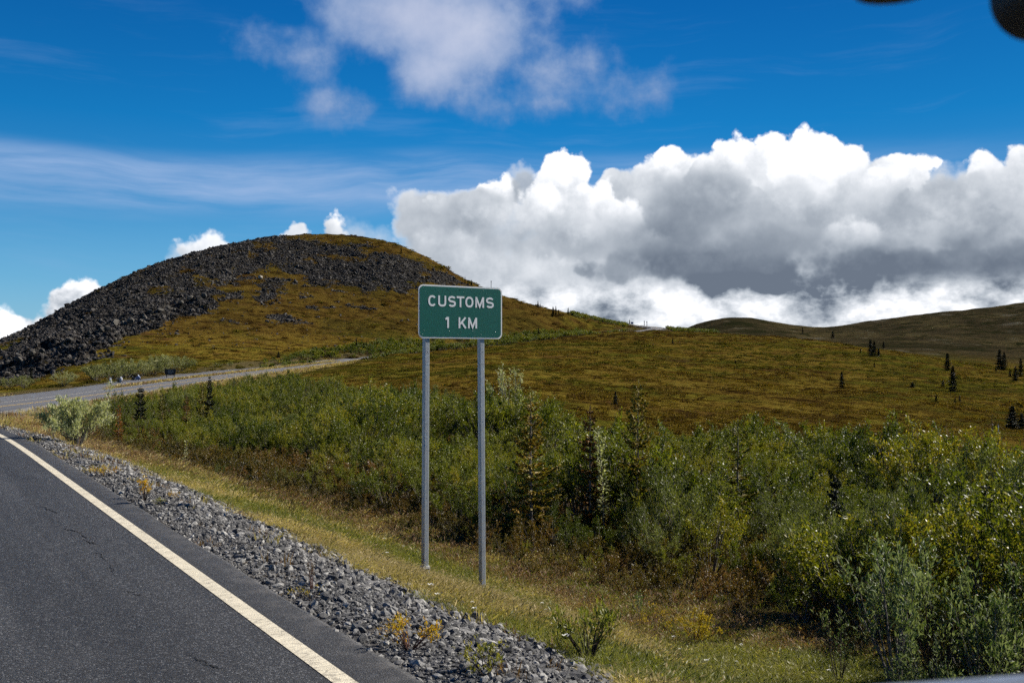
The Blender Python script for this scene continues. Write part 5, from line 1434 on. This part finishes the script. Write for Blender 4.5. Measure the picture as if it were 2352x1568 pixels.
def build_spruces():
    g1 = 'young spruces standing in the thicket'
    spruce('broad olive spruce in the thicket just right of the right post', 1222, 22.5, 908, 'olive', 0, 0.95, True, group=g1)
    t = spruce('spruce with a rust orange top in the middle of the thicket', 1352, 23.5, 925, 'rust', 0, 0.8, True, group=g1)
    spruce('tall spruce with a long bare leader, highest in the thicket', 1457, 24, 870, 'olive', 1, 0.66, True, lean=0.03, group=g1)
    spruce('sparse faded spruce with bare pale tip in the right thicket', 1692, 26, 958, 'thin', 0, 1.0, True, group=g1)
    spruce('dark green spruce sunk in the thicket left of the right corner', 1918, 21, 1088, 'dark', 0, 0.95, True, group=g1)
    spruce('dark spruce near the right edge above the broad leaved willows', 2262, 18.5, 1105, 'dark', 1, 1.15, True, group=g1)
    spruce('darkest spruce cut by the right edge of view in the thicket', 2346, 17.5, 1150, 'dark', 2, 1.1, True, group=g1)
    g2 = 'spruces at the far left of the thicket'
    spruce('dark brown spruce standing clear before the road at the left', 482, 72, 862, 'dark', 1, 0.55, True, group=g2)
    spruce('small greenish spruce touching the dark one before the road', 466, 74, 874, 'olive', 1, 0.8, True, group=g2)
    spruce('orange brown young spruce in the bushes left of the dark one', 428, 62, 905, 'rust', 0, 0.9, True, group=g2)
    spruce('olive young spruce in the bushes, second from the bend', 372, 60, 900, 'olive', 0, 0.9, True, group=g2)
    spruce('dark young spruce in the bushes above the brown scrub', 325, 62, 885, 'dark', 0, 0.9, True, group=g2)
    spruce('tiny rusty spruce lowest in the brown scrub at the bend', 272, 48, 925, 'rust', 0, 0.8, True, group=g2)
    g3 = 'spruces scattered over the open tundra'
    f = 'dark'
    F = lambda cx, ct, cb: ((1300 + cx * .5102) * .9408, (680 + ct * .5102) * .9408, (680 + cb * .5102) * .9408)
    data = [(1293, 232, 266, 'slim lone spruce on the crest before the small far hill', 0.8), (1438, 248, 286, 'short stout spruce on the crest between the two far hills', 1.5),
            (1617, 288, 368, 'tallest spruce of the trio on the upper tundra', 1.1), (1635, 298, 372, 'middle spruce of the trio on the upper tundra', 1.1), (1655, 330, 372, 'shortest spruce of the trio, on its downhill side', 1.1),
            (1680, 300, 332, 'small spruce just uphill of the trio on the crest', 1.3), (1571, 332, 356, 'tiny spruce left of the trio on the upper tundra', 1.0), (1636, 397, 425, 'tiny spruce on the open slope below the trio', 0.9),
            (1480, 443, 525, 'lone dark spruce in the middle of the open slope', 1.0), (1817, 493, 520, 'low wide spruce shrub between the lone spruce and the tall pair', 3.0),
            (1986, 355, 440, 'upper spruce of the tall pair on the right slope', 1.2), (2010, 415, 540, 'lower and taller spruce of the tall pair on the right slope', 1.0),
            (1963, 483, 518, 'small round spruce beside the lower tall one', 1.6), (1930, 550, 592, 'small slim spruce downhill of the tall pair', 1.0), (2020, 565, 592, 'left one of two tiny spruces on the lower slope', 1.2), (2043, 556, 592, 'right one of two tiny spruces on the lower slope', 1.2),
            (2236, 338, 434, 'tall spruce of the close pair near the right skyline', 1.1), (2256, 350, 436, 'second spruce of the close pair near the right skyline', 1.1), (2217, 420, 445, 'small spruce at the foot of the close pair', 1.3),
            (2310, 418, 488, 'spruce by the right edge, shorter neighbour of the edge pair', 1.2), (2335, 378, 470, 'tallest spruce of the group at the right edge slope', 0.9), (2284, 430, 470, 'small spruce between the close pair and the right edge', 1.1),
            (2293, 605, 716, 'large bushy dark spruce low on the right slope above the thicket', 1.7), (2340, 640, 728, 'dark spruce cut by the right edge beside the large bushy one', 1.6), (397, 538, 602, 'small black spruce on the tundra behind the tall thicket spruce', 1.1), (970, 388, 405, 'tiny bush like spruce dot on the middle slope', 1.8)]
    for i, (cx, ct, cb, lab, wd_) in enumerate(data):
        X, Yt, Yb = F(cx, ct, cb)
        spruce(lab, X, None, Yt, 'dark', 3 + i % 3, wd_, False, Yb=Yb, group=g3)
    g4 = 'spruces on the skyline and along the climbing road'
    sky = [(1310, 741.5, 716, 'x')]
    for i, (cx, ct, cb, lab, wd_) in enumerate([(26, 105, 134, 'taller of two spruces highest on the skyline right of the sign', 0.9), (37, 118, 136, 'shorter of two spruces highest on the skyline right of the sign', 0.9),
            (98, 134, 178, 'broadest of three skyline spruces left of the hut', 1.1), (112, 130, 172, 'tallest and slimmest of three skyline spruces by the hut', 0.7), (125, 146, 172, 'rightmost of three skyline spruces left of the hut', 0.7),
            (171, 138, 172, 'single spruce in front of the green roofed hut', 0.8), (465, 195, 214, 'tiny spruce on the crest by the blue road sign', 0.9)]):
        X, Yt, Yb = F(cx, ct, cb)
        spruce(lab, X, None, Yt, 'dark', 3 + i % 3, wd_, False, Yb=Yb + 1.5, group=g4)
    for i, (X, Yt, Yb, lab, wd_) in enumerate([(921, 567, 584, 'tiny lone spruce on the right shoulder of the rocky hill', 0.8), (1068, 635, 652, 'slim spruce on the hill flank above the sign panel', 0.7), (1075, 642, 655, 'short spruce beside the slim one above the sign panel', 0.9), (1083, 642, 656, 'third spruce, nearest the sky, above the sign panel', 0.9),
            (1237, 752, 775, 'slim spruce in the road hedge just right of the sign', 0.8), (818, 775, 806, 'slim tall spruce in the hedge left of the sign', 0.6), (841, 784, 803, 'short spruce beside the slim one in the hedge', 0.8), (776, 790, 804, 'small spruce in the middle of the left hedge', 0.9), (640, 806, 822, 'round little spruce at the left end of the hedge', 1.5),
            (72, 842, 880, 'pointed pale green spruce among the bushes at the far left', 0.7), (1545, 775, 790, 'tiny spruce in the hedge before the last bend', 1.0)]):
        spruce(lab, X, None, Yt, 'dark', 3 + i % 3, wd_, False, Yb=Yb, group=g4)
build_spruces()

# ------------------------------------------------------------------ the road sign
def mat_green():
    m, k, out = new_mat('green_retroreflective_sheeting')
    oc = k.n('ShaderNodeTexCoord').outputs['Object']
    s = k.n('ShaderNodeSeparateXYZ'); k.put(s.inputs[0], oc)
    st = k.m('SINE', k.m('MULTIPLY', s.outputs[2], 2 * math.pi / 0.0262))
    c = k.mix(k.lin(st, -1, 1), (0.0, 0.100, 0.074), (0.0, 0.118, 0.087))
    c = k.mix(k.m('MULTIPLY', k.ss(k.noise(oc, 3, 3, 0.5), 0.5, 0.75), 0.25), c, (0.01, 0.115, 0.085))
    # faint rain streaks of dust
    v = k.v('MULTIPLY', oc, (22, 1, 1.2))
    c = k.mix(k.m('MULTIPLY', k.ss(k.noise(v, 1.0, 4), 0.55, 0.8), 0.12), c, (0.20, 0.22, 0.20))
    bsdf(k, out, c, 0.42, 0.4)
    return m
def mat_galv():
    m, k, out = new_mat('galvanised_steel')
    oc = k.n('ShaderNodeTexCoord').outputs['Object']
    sp = k.vor(oc, 70, out='Color'); s = k.n('ShaderNodeSeparateColor'); k.put(s.inputs[0], sp)
    c = k.mix(s.outputs[0], (0.30, 0.33, 0.36), (0.42, 0.45, 0.48))
    v = k.v('MULTIPLY', oc, (9, 9, 0.8))
    c = k.mix(k.m('MULTIPLY', k.ss(k.noise(v, 1.0, 5, 0.7), 0.5, 0.72), 0.45), c, (0.20, 0.21, 0.22))
    bsdf(k, out, c, 0.48, 0.5, metal=0.25, normal=bump(k, k.noise(oc, 30, 3), 0.002, 0.4))
    return m
def rrect(w, h, r, n=8):
    pts = []
    for cx_, cz_, a0 in ((w / 2 - r, h / 2 - r, 0), (-w / 2 + r, h / 2 - r, 90), (-w / 2 + r, -h / 2 + r, 180), (w / 2 - r, -h / 2 + r, 270)):
        for i in range(n + 1):
            a = math.radians(a0 + 90 * i / n); pts.append((cx_ + r * math.cos(a), cz_ + r * math.sin(a)))
    return pts
def plate(name, pts, y0, y1, mat, parent, loc):
    """flat plate in the xz plane between y0 (front) and y1"""
    import bmesh
    bm = bmesh.new()
    f = [bm.verts.new((x, y0, z)) for x, z in pts]; b = [bm.verts.new((x, y1, z)) for x, z in pts]
    bm.faces.new(f); bm.faces.new(b[::-1]); n = len(pts)
    for i in range(n): bm.faces.new((f[i], b[i], b[(i + 1) % n], f[(i + 1) % n]))
    bmesh.ops.recalc_face_normals(bm, faces=bm.faces)
    me = bpy.data.meshes.new(name); bm.to_mesh(me); bm.free(); me.materials.append(mat)
    return link(name, me, parent, loc)
def stroke(mb, path, t, y0, y1, closed=False):
    P = np.array(path, float); n = len(P)
    if closed: tg = np.roll(P, -1, 0) - np.roll(P, 1, 0)
    else: tg = np.gradient(P, axis=0)
    out = []
    for i in range(n):
        a = P[i] - P[i - 1] if (i > 0 or closed) else P[1] - P[0]
        b = P[(i + 1) % n] - P[i] if (i < n - 1 or closed) else a
        a = a / np.linalg.norm(a); b = b / np.linalg.norm(b)
        na_, nb = np.array([-a[1], a[0]]), np.array([-b[1], b[0]])
        m = na_ + nb; m /= np.linalg.norm(m); sc_ = t / 2 / max(0.45, m @ na_)
        out.append((P[i] + m * sc_, P[i] - m * sc_))
    v = []
    for l, r in out: v += [(l[0], y0, l[1]), (r[0], y0, r[1]), (l[0], y1, l[1]), (r[0], y1, r[1])]
    q = []
    m = n if closed else n - 1
    for i in range(m):
        a, b = 4 * i, 4 * ((i + 1) % n)
        q += [(a, a + 1, b + 1, b), (a, b, b + 2, a + 2), (a + 1, a + 3, b + 3, b + 1)]
    if not closed: q += [(0, 2, 3, 1), (4 * (n - 1), 4 * (n - 1) + 1, 4 * (n - 1) + 3, 4 * (n - 1) + 2)]
    mb.add(v, q)
def arc(cx_, cz_, rx, rz, a0, a1, n=12, p=2.4):
    r = []
    for i in range(n + 1):
        a = math.radians(a0 + (a1 - a0) * i / n); c, s = math.cos(a), math.sin(a)
        r.append((cx_ + rx * math.copysign(abs(c) ** (2 / p), c), cz_ + rz * math.copysign(abs(s) ** (2 / p), s)))
    return r
def glyph(ch, w, h, t):
    i = t / 2; L, Rr, B, T = i, w - i, i, h - i; cx_, cz_ = w / 2, h / 2
    if ch == 'C': return [(arc(cx_, cz_, cx_ - i, cz_ - i, 38, 322, 30), False)]
    if ch == 'O': return [(arc(cx_, cz_, cx_ - i, cz_ - i, 0, 350, 35), True)]
    if ch == 'U': return [([(L, h), (L, h * .40)] + arc(cx_, h * .34, cx_ - i, h * .34 - i, 180, 360, 14) + [(Rr, h * .40), (Rr, h)], False)]
    if ch == 'T': return [([(0, T), (w, T)], False), ([(cx_, T - i + .0005), (cx_, 0)], False)]
    if ch == 'S':
        r1 = (h / 2 - i) / 2; a = arc(cx_, T - r1, cx_ - i, r1, 28, 250, 18, 2.2); b = arc(cx_, B + r1, cx_ - i, r1, 70, -152, 18, 2.2)
        return [(a[:-1] + b[1:], False)]
    if ch == 'M': return [([(L, 0), (L, h)], False), ([(Rr, 0), (Rr, h)], False), ([(L * 1.2, h - i * .4), (cx_, h * .10), (w - L * 1.2, h - i * .4)], False)]
    if ch == 'K': return [([(L, 0), (L, h)], False), ([(t * .9, h * .36), (w - i * 1.15, h)], False), ([(w * .42, h * .53), (w - i * .9, 0)], False)]
    if ch == '1': return [([(w - i, 0), (w - i, h)], False), ([(0, h * .80), (w * .35, h * .86), (w - t * .8, h * .985)], False)]
M_hole = mat_simple('dark_hole', (0.02, 0.02, 0.02))
def build_sign():
    p0 = np.array([(961 - CX) / FPX * 15.35, 15.35]); p1 = np.array([(1153 - CX) / FPX * 16.25, 16.25])
    d = (p1 - p0) / np.linalg.norm(p1 - p0); Wd = float(np.linalg.norm(p1 - p0)); Hh = 0.832
    rz = math.atan2(d[1], d[0]); mid = (p0 + p1) / 2
    root = empty('road_sign', (mid[0], mid[1], 2.275), rz)
    tag(root, 'green customs distance sign on two galvanised steel posts', 'road sign')
    Mw = mat_simple('white_reflective_sheeting', (0.86, 0.86, 0.84), 0.45, 0.5, var=0.03, sc_=10)
    Mg, Mgal = mat_green(), mat_galv()
    c = (0, 0, Hh / 2)
    plate('border', rrect(Wd, Hh, 0.085), 0.0, 0.006, Mw, root, c)
    plate('panel', rrect(Wd - 0.046, Hh - 0.046, 0.064), -0.003, -0.0002, Mg, root, c)
    # aluminium back
    plate('back_sheet', rrect(Wd - 0.004, Hh - 0.004, 0.083), 0.0065, 0.009, mat_simple('bare_aluminium', (0.45, 0.45, 0.45), 0.4, 0.5, 0.8), root, c)
    def xl(cpx):  # place of a photo column on the panel
        s = ((900 + cpx * .2232) * .9408 - CX) / FPX
        return float((s * p0[1] - p0[0]) / (d[0] - s * d[1])) - Wd / 2
    hl = 0.172; t = 0.031
    row1 = [('C', 650, 736), ('U', 759, 846), ('S', 868, 952), ('T', 961, 1044), ('O', 1056, 1143), ('M', 1165, 1260), ('S', 1282, 1367)]
    row2 = [('1', 838, 876), ('K', 982, 1068), ('M', 1086, 1184)]
    for row, zc in ((row1, 0.583), (row2, 0.250)):
        for ch, a, b in row:
            xa, xb = xl(a), xl(b); mb = MB()
            for i, (pth, cl) in enumerate(glyph(ch, xb - xa, hl, t)): stroke(mb, pth, t, -0.0052 - 0.0003 * i, -0.0031, cl)
            mb.obj('letter', Mw, root, loc=(xa, 0, zc - hl / 2))
    rv = MB()
    th = np.linspace(0, 2 * math.pi, 8, endpoint=False)
    rv.add([(0.0045 * math.cos(a), -0.0045, 0.0045 * math.sin(a)) for a in th] + [(0.0065 * math.cos(a), -0.003, 0.0065 * math.sin(a)) for a in th] + [(0, -0.0052, 0)],
           [(i, (i + 1) % 8, 8 + (i + 1) % 8, 8 + i) for i in range(8)], [(16, (i + 1) % 8, i) for i in range(8)])
    rme = rv.mesh('rivet', mat_simple('green_rivet', (0.05, 0.16, 0.13), 0.35, 0.6))
    for z_, off in ((Hh - 0.060, 0), (Hh - 0.105, 0.06), (0.115, 0.02), (0.060, -0.04)):
        for i in range(7):
            link('rivet', rme, root, (-Wd / 2 + 0.09 + off * (1 if i else .4) + i * (Wd - 0.24) / 6, 0, z_))
    # posts: square steel tube with a joint line, bolt holes
    for X, Xb, Yb in ((983.5, 976.5, 1316), (1109, 1108, 1350)):
        s = (X - CX) / FPX; tloc = float((s * (p0[1] + .06) - p0[0]) / (d[0] - s * d[1])) - Wd / 2
        wx = mid + d * (tloc) + np.array([-d[1], d[0]]) * 0.058
        zt = 3.05; sb = (Xb - CX) / FPX
        xb_ = sb * wx[1]; lean = xb_ - wx[0]
        g = gz(xb_, wx[1])
        base_z = CAM_Z - wx[1] * (Yb - CY) / FPX
        zb = min(g, base_z) - 0.12
        mb = MB(); hw = 0.0425
        pr = rrect(2 * hw, 2 * hw, 0.010, 2); n = len(pr)
        levels = [zb, 1.86, 1.8605, 1.8640, 1.8645, zt]; ins = [1, 1, .93, .93, 1, 1]
        vv = []
        wl = lambda z: lean * (2.3 - z) / (2.3 - base_z)
        inv = np.array([[d[0], d[1]], [-d[1], d[0]]])
        for z_, k_ in zip(levels, ins):
            ctr = inv @ (wx + np.array([wl(z_), 0]) - mid)
            vv += [(ctr[0] + x_ * k_, ctr[1] + y_ * k_, z_ - 2.275) for x_, y_ in pr]
        q = [(i * n + j, i * n + (j + 1) % n, (i + 1) * n + (j + 1) % n, (i + 1) * n + j) for i in range(len(levels) - 1) for j in range(n)]
        tb = len(vv); vv.append((ctr[0], ctr[1], zt - 2.275)); tr = [((len(levels) - 1) * n + j, (len(levels) - 1) * n + (j + 1) % n, tb) for j in range(n)]
        mb.add(vv, q, tr); post = mb.obj('post', Mgal, root)
        # bolt holes on the front face
        for z_ in (2.06, 0.94, -0.2):
            hb = MB()
            c_ = inv @ (wx + np.array([wl(z_), 0]) - mid)
            if z_ < zb + .3: continue
            hb.add([(c_[0] + 0.008 * math.cos(a), c_[1] - hw - 0.0006, z_ - 2.275 + 0.006 * math.sin(a)) for a in th] + [(c_[0], c_[1] - hw - 0.0006, z_ - 2.275)], None, [(8, (i + 1) % 8, i) for i in range(8)])
            hb.obj('bolt_hole', M_hole, post)
        if X < 1000:
            c_ = inv @ (wx + np.array([wl(base_z), 0]) - mid); zc = base_z + 0.075 - 2.275
            sb_ = MB().box((c_[0], c_[1], zc), (0.118, 0.118, 0.105)); sb_.box((c_[0] - .075, c_[1], zc + .01), (0.03, 0.05, 0.085))
            br = sb_.obj('base_clamp', mat_simple('pale_zinc', (0.58, 0.58, 0.56), 0.6, 0.4, 0.1, var=0.2), root)
            bl = MB()
            for dx in (-0.012, 0.03): bl.tube([(c_[0] + dx, c_[1] - 0.058, zc + 0.01), (c_[0] + dx, c_[1] - 0.074, zc + 0.01)], 0.013, 8)
            bl.obj('bolt', mat_simple('dark_bolt', (0.10, 0.09, 0.08), 0.6), br)
    for z_ in (0.16, 0.66):
        MB().box((0, 0.0125, z_), (Wd - 0.18, 0.005, 0.05)).obj('rail', Mgal, root)
build_sign()

# ------------------------------------------------------------------ far things by the side road
def build_far():
    Mbr = mat_simple('dark_brown_board', (0.022, 0.020, 0.019), 0.6, 0.3)
    Mtx = mat_simple('pale_letter_paint', (0.36, 0.40, 0.38), 0.6)
    X, Yb = 391.5, 869.5
    x, z, g = hit(X, Yb, 100, 400)
    r = empty('board_sign', (x, z, g), math.radians(12)); tag(r, 'dark board sign on two posts on the strip between the two roads', 'sign')
    k = z / FPX
    h0, h1 = 8.5 * k, 22 * k; w0, w1 = 20.5 * k, 25.5 * k
    plate('board', [(-w0 / 2, h0), (w0 / 2, h0), (w1 / 2, h1 - .12), (w1 / 2 - .1, h1), (-w1 / 2 + .1, h1), (-w1 / 2, h1 - .12)][::-1], -0.04, 0.04, Mbr, r, None)
    for sx in (-1, 1): MB().box((sx * w0 * 0.40, 0.10, (h1 - .2) / 2 - .1), (0.16, 0.12, h1)).obj('post', Mbr, r)
    MB().box((0, 0, h1 + 0.05), (w1 * .9, 0.16, 0.07)).obj('cap', mat_simple('board_cap', (0.05, 0.06, 0.055)), r)
    rnd = random.Random(3)
    for row, wd in ((0.60, .62), (0.44, .50), (0.28, .34), (0.80, .5)):
        mb = MB(); xx = -w0 * wd / 2
        while xx < w0 * wd / 2:
            l = rnd.uniform(.05, .14); mb.box((xx + l / 2, -0.045, h0 + (h1 - h0) * row), (l, 0.008, 0.075)); xx += l + .035
        mb.obj('text_line', Mtx, r)
    # motorcycles
    Mty = mat_simple('tyre_rubber', (0.015, 0.015, 0.015), 0.9, 0.2); Mme = mat_simple('bike_metal', (0.35, 0.35, 0.36), 0.3, 0.6, 0.8)
    Mbk = mat_simple('black_bike_plastic', (0.012, 0.012, 0.013), 0.45, 0.4); Mgl, kk, oo = new_mat('windscreen_plastic')
    bb = bsdf(kk, oo, (0.35, 0.38, 0.42), 0.1, 0.5)
    def bike(X, Yb, rz, body, label):
        x, z, g = hit(X, Yb, 100, 400)
        r = empty('motorcycle', (x, z, g), rz); tag(r, label, 'motorcycle', 'motorcycles parked on the side road')
        for wx in (-0.76, 0.78):
            th = np.linspace(0, 2 * math.pi, 18)
            w = MB().tube([(wx + 0.27 * math.cos(a), 0, 0.32 + 0.27 * math.sin(a)) for a in th], 0.065, 7, False).obj('wheel', Mty, r, True)
            rm = MB(); rm.tube([(wx + 0.20 * math.cos(a), 0, 0.32 + 0.20 * math.sin(a)) for a in th], 0.02, 5, False)
            for a in th[::3]: rm.tube([(wx, 0, .32), (wx + .2 * math.cos(a), 0, .32 + .2 * math.sin(a))], 0.008, 4)
            rm.tube([(wx, -.09, .32), (wx, .09, .32)], .035, 8)
            rm.obj('rim', Mme, w)
        e = MB(); e.box((0.02, 0, .42), (.42, .30, .34), taper=.8); e.tube([(.1, -.17, .3), (-.3, -.19, .25), (-.95, -.2, .32)], .05, 7); e.box((-.35, 0, .5), (.5, .16, .14)); e.obj('engine', Mme, r)
        for s in (-1, 1):
            f = MB(); f.tube([(.78, s * .10, .32), (.52, s * .10, .98)], .028, 6); f.obj('fork_leg', Mme, r)
            MB().tube([(-.76, s * .11, .32), (-.2, s * .12, .45)], .03, 6).obj('swing_arm', Mme, r)
        t = MB(); n = 7
        prof = [(-.10, .74, .10), (.05, .84, .19), (.25, .88, .20), (.42, .86, .15), (.50, .78, .08)]
        t.tube([(a, 0, b - c * .3) for a, b, c in prof], [c for a, b, c in prof], 10); t.obj('fuel_tank', body, r, True)
        fa = MB(); fa.tube([(.40, 0, .72), (.55, 0, .88), (.70, 0, .92), (.84, 0, .84)], [.20, .27, .22, .08], 9); fa.box((.35, 0, .52), (.40, .40, .30), taper=.8); fa.obj('fairing', body, r, True)
        s_ = MB().tube([(-.82, 0, .80), (-.55, 0, .84), (-.3, 0, .76), (-.05, 0, .78)], [.09, .15, .15, .10], 8); s_.obj('seat', Mbk, r, True)
        ws = MB().box((.56, 0, 1.20), (.015, .36, .38), taper=.75, M=Matrix.Rotation(R(-24), 3, 'Y')); ws.obj('windscreen', Mgl, r)
        hb = MB(); hb.tube([(.30, -.38, 1.04), (.42, -.2, 1.06), (.46, 0, 1.0), (.42, .2, 1.06), (.30, .38, 1.04)], .018, 6)
        for s in (-1, 1): hb.tube([(.4, s * .28, 1.05), (.46, s * .36, 1.22)], .008, 4); hb.box((.46, s * .38, 1.25), (.03, .14, .09))
        hb.obj('handlebar', Mbk, r)
        for s in (-1, 1): MB().box((-.62, s * .30, .58), (.46, .20, .36), taper=.92).obj('pannier', body if s > 0 else Mbk, r)
        MB().box((-.92, 0, 1.0), (.34, .42, .28), taper=.85).obj('top_box', Mbk, r)
        MB().box((.90, 0, .86), (.04, .16, .12)).obj('headlight', Mgl, r)
        for s in (1,): MB().tube([(0, .1, .3), (-.05, .32, .0)], .015, 5).obj('side_stand', Mme, r)
        MB().tube([(.60, 0, .66), (.78, 0, .70), (.98, 0, .58)], [.07, .085, .06], 6).obj('mudguard', body, r)
        return r
    Mwb = mat_simple('white_bike_paint', (0.42, 0.42, 0.44), 0.35, 0.5); Msb = mat_simple('blue_bike_paint', (0.16, 0.22, 0.42), 0.35, 0.5)
    bike(253.5, 884.5, R(-62), Mwb, 'black motorcycle with a white screen, leftmost of three on the side road')
    bike(276.5, 881, R(-50), Mwb, 'white and dark motorcycle in the middle of three on the side road')
    bike(313, 875.5, R(-12), Msb, 'blue and white motorcycle seen more side on, nearest the brown board')
    # small green roofed hut behind the crest
    Xh, Yt = 1306, 717.5; best = None
    for zz in np.arange(655, 760, 2.0):
        xx = (Xh - CX) / FPX * zz; gg = gz(xx, zz); dd = abs((CAM_Z - zz * (Yt - CY) / FPX) - (gg + 4.0))
        if best is None or dd < best[0]: best = (dd, xx, zz, gg)
    _, xx, zz, gg = best
    hr = empty('hut', (xx, zz, gg), 0.15); tag(hr, 'small hut with a dark green roof just behind the skyline', 'hut')
    MB().box((0, 0, 1.1), (6.4, 4.6, 2.4)).obj('wall', mat_simple('dark_green_wall', (0.05, 0.09, 0.085), 0.7), hr)
    rf = MB(); rf.add([(-3.8, -2.9, 2.2), (3.8, -2.9, 2.2), (3.8, 2.9, 2.2), (-3.8, 2.9, 2.2), (-1.6, 0, 4.0), (1.6, 0, 4.0)], [(0, 1, 5, 4), (2, 3, 4, 5), (3, 2, 1, 0)], [(1, 2, 5), (3, 0, 4)])
    rf.obj('roof', mat_simple('green_metal_roof', (0.012, 0.05, 0.055), 0.5), hr)
    MB().box((1.9, -2.32, 1.3), (0.9, 0.05, 1.0)).obj('window', mat_simple('pale_window', (0.5, 0.55, 0.6), 0.2), hr)
    MB().box((-0.8, -2.32, 1.0), (0.9, 0.05, 2.0)).obj('door', mat_simple('door_paint', (0.3, 0.3, 0.28), 0.5), hr)
    # blue sign and marker posts near the last bend
    x, z, g = hit(1452, 747.5, 500, 900)
    r = empty('road_sign', (x, z, g), 0.2); tag(r, 'tiny blue road sign on the crest beside the last bend', 'road sign')
    plate('panel', rrect(2.0, 1.5, .1, 3), -0.02, 0.02, mat_simple('blue_sign_paint', (0.03, 0.06, 0.22)), r, (0, 0, 1.9))
    MB().box((-.6, .06, .9), (.1, .08, 2.4)).obj('post', mat_galv(), r); MB().box((.6, .06, .9), (.1, .08, 2.4)).obj('post', bpy.data.materials['galvanised_steel'], r)
    for X, Yb, Yt, lab in ((1480, 745, 738, 'left one of two thin grey posts on the crest right of the bend'), (1486, 745, 739, 'right one of two thin grey posts on the crest right of the bend'), (1128, 664, 646, 'thin dark pole standing on the hill behind the sign panel'), (2292, 990, 974, 'short white marker post low on the right slope')):
        x, z, g = hit(X, Yb, 55 if X == 2292 else 30, 900)
        h = CAM_Z - z * (Yt - CY) / FPX - g
        r = empty('marker_post', (x, z, g)); tag(r, lab, 'post')
        wdt = 0.0016 * z * .5
        MB().tube([(0, 0, -0.2), (0, 0, h)], max(.04, wdt * .4), 6).obj('pole', mat_simple('white_post_paint' if X == 2292 else 'grey_post', (0.7, 0.7, 0.7) if X == 2292 else (0.12, 0.11, 0.10)), r)
        MB().box((0, 0, h), (max(.1, wdt), max(.08, wdt), max(.05, wdt * 1.5))).obj('cap', bpy.data.materials['grey_post'] if 'grey_post' in bpy.data.materials else M_bark, r)
build_far()

# ------------------------------------------------------------------ the vehicle the view is taken from
def build_car_parts():
    Mk = mat_simple('black_plastic', (0.008, 0.008, 0.009), 0.55, 0.3)
    z = 0.5
    def at(X, Y, z): return ((X - CX) / FPX * z, z, CAM_Z - z * (Y - CY) / FPX)
    c = at(2345, 50, z)
    r = empty('rear_view_mirror', (c[0] + 0.125, z, c[2] + 0.036)); tag(r, 'black rear view mirror of the car at the top right', 'mirror')
    plate('housing', rrect(0.25, 0.072, 0.022, 8), 0.0, 0.03, Mk, r, (0, 0, 0))
    plate('glass', rrect(0.236, 0.060, 0.018, 8), -0.002, -0.0005, mat_simple('mirror_glass', (0.02, 0.02, 0.022), 0.1, 0.5), r, (0, 0, 0))
    MB().tube([(0, 0.03, 0.01), (-0.03, 0.06, 0.05), (-0.10, 0.09, 0.075), (-0.19, 0.05, 0.075)], 0.009, 8).obj('stem', Mk, r, True)
    p = at(2060, -6, z)
    MB().tube([(p[0] - c[0] - 0.125, 0.0, p[2] - c[2] - 0.036 + 0.03), (p[0] - c[0] - 0.125, 0.0, p[2] - c[2] - 0.036 + 0.004)], [0.022, 0.020], 16).obj('mount', Mk, r, True)
    a = np.array(at(1960, 1577, 0.55)); b = np.array(at(2352, 1549, 0.55)); e = b + (b - a) * 1.2; s = a - (b - a) * 0.15
    mb = MB(); mb.tube([s - (0, 0, .02), a - (0, 0, .02), b - (0, 0, .02), e - (0, 0, .02)], 0.02, 16)
    o = mb.obj('car_windowsill', mat_simple('grey_blue_car_trim', (0.16, 0.19, 0.24), 0.35, 0.5, var=0.2, sc_=40), None, True)
    tag(o, 'grey blue rounded sill of the car window at the lower right', 'car trim')
build_car_parts()
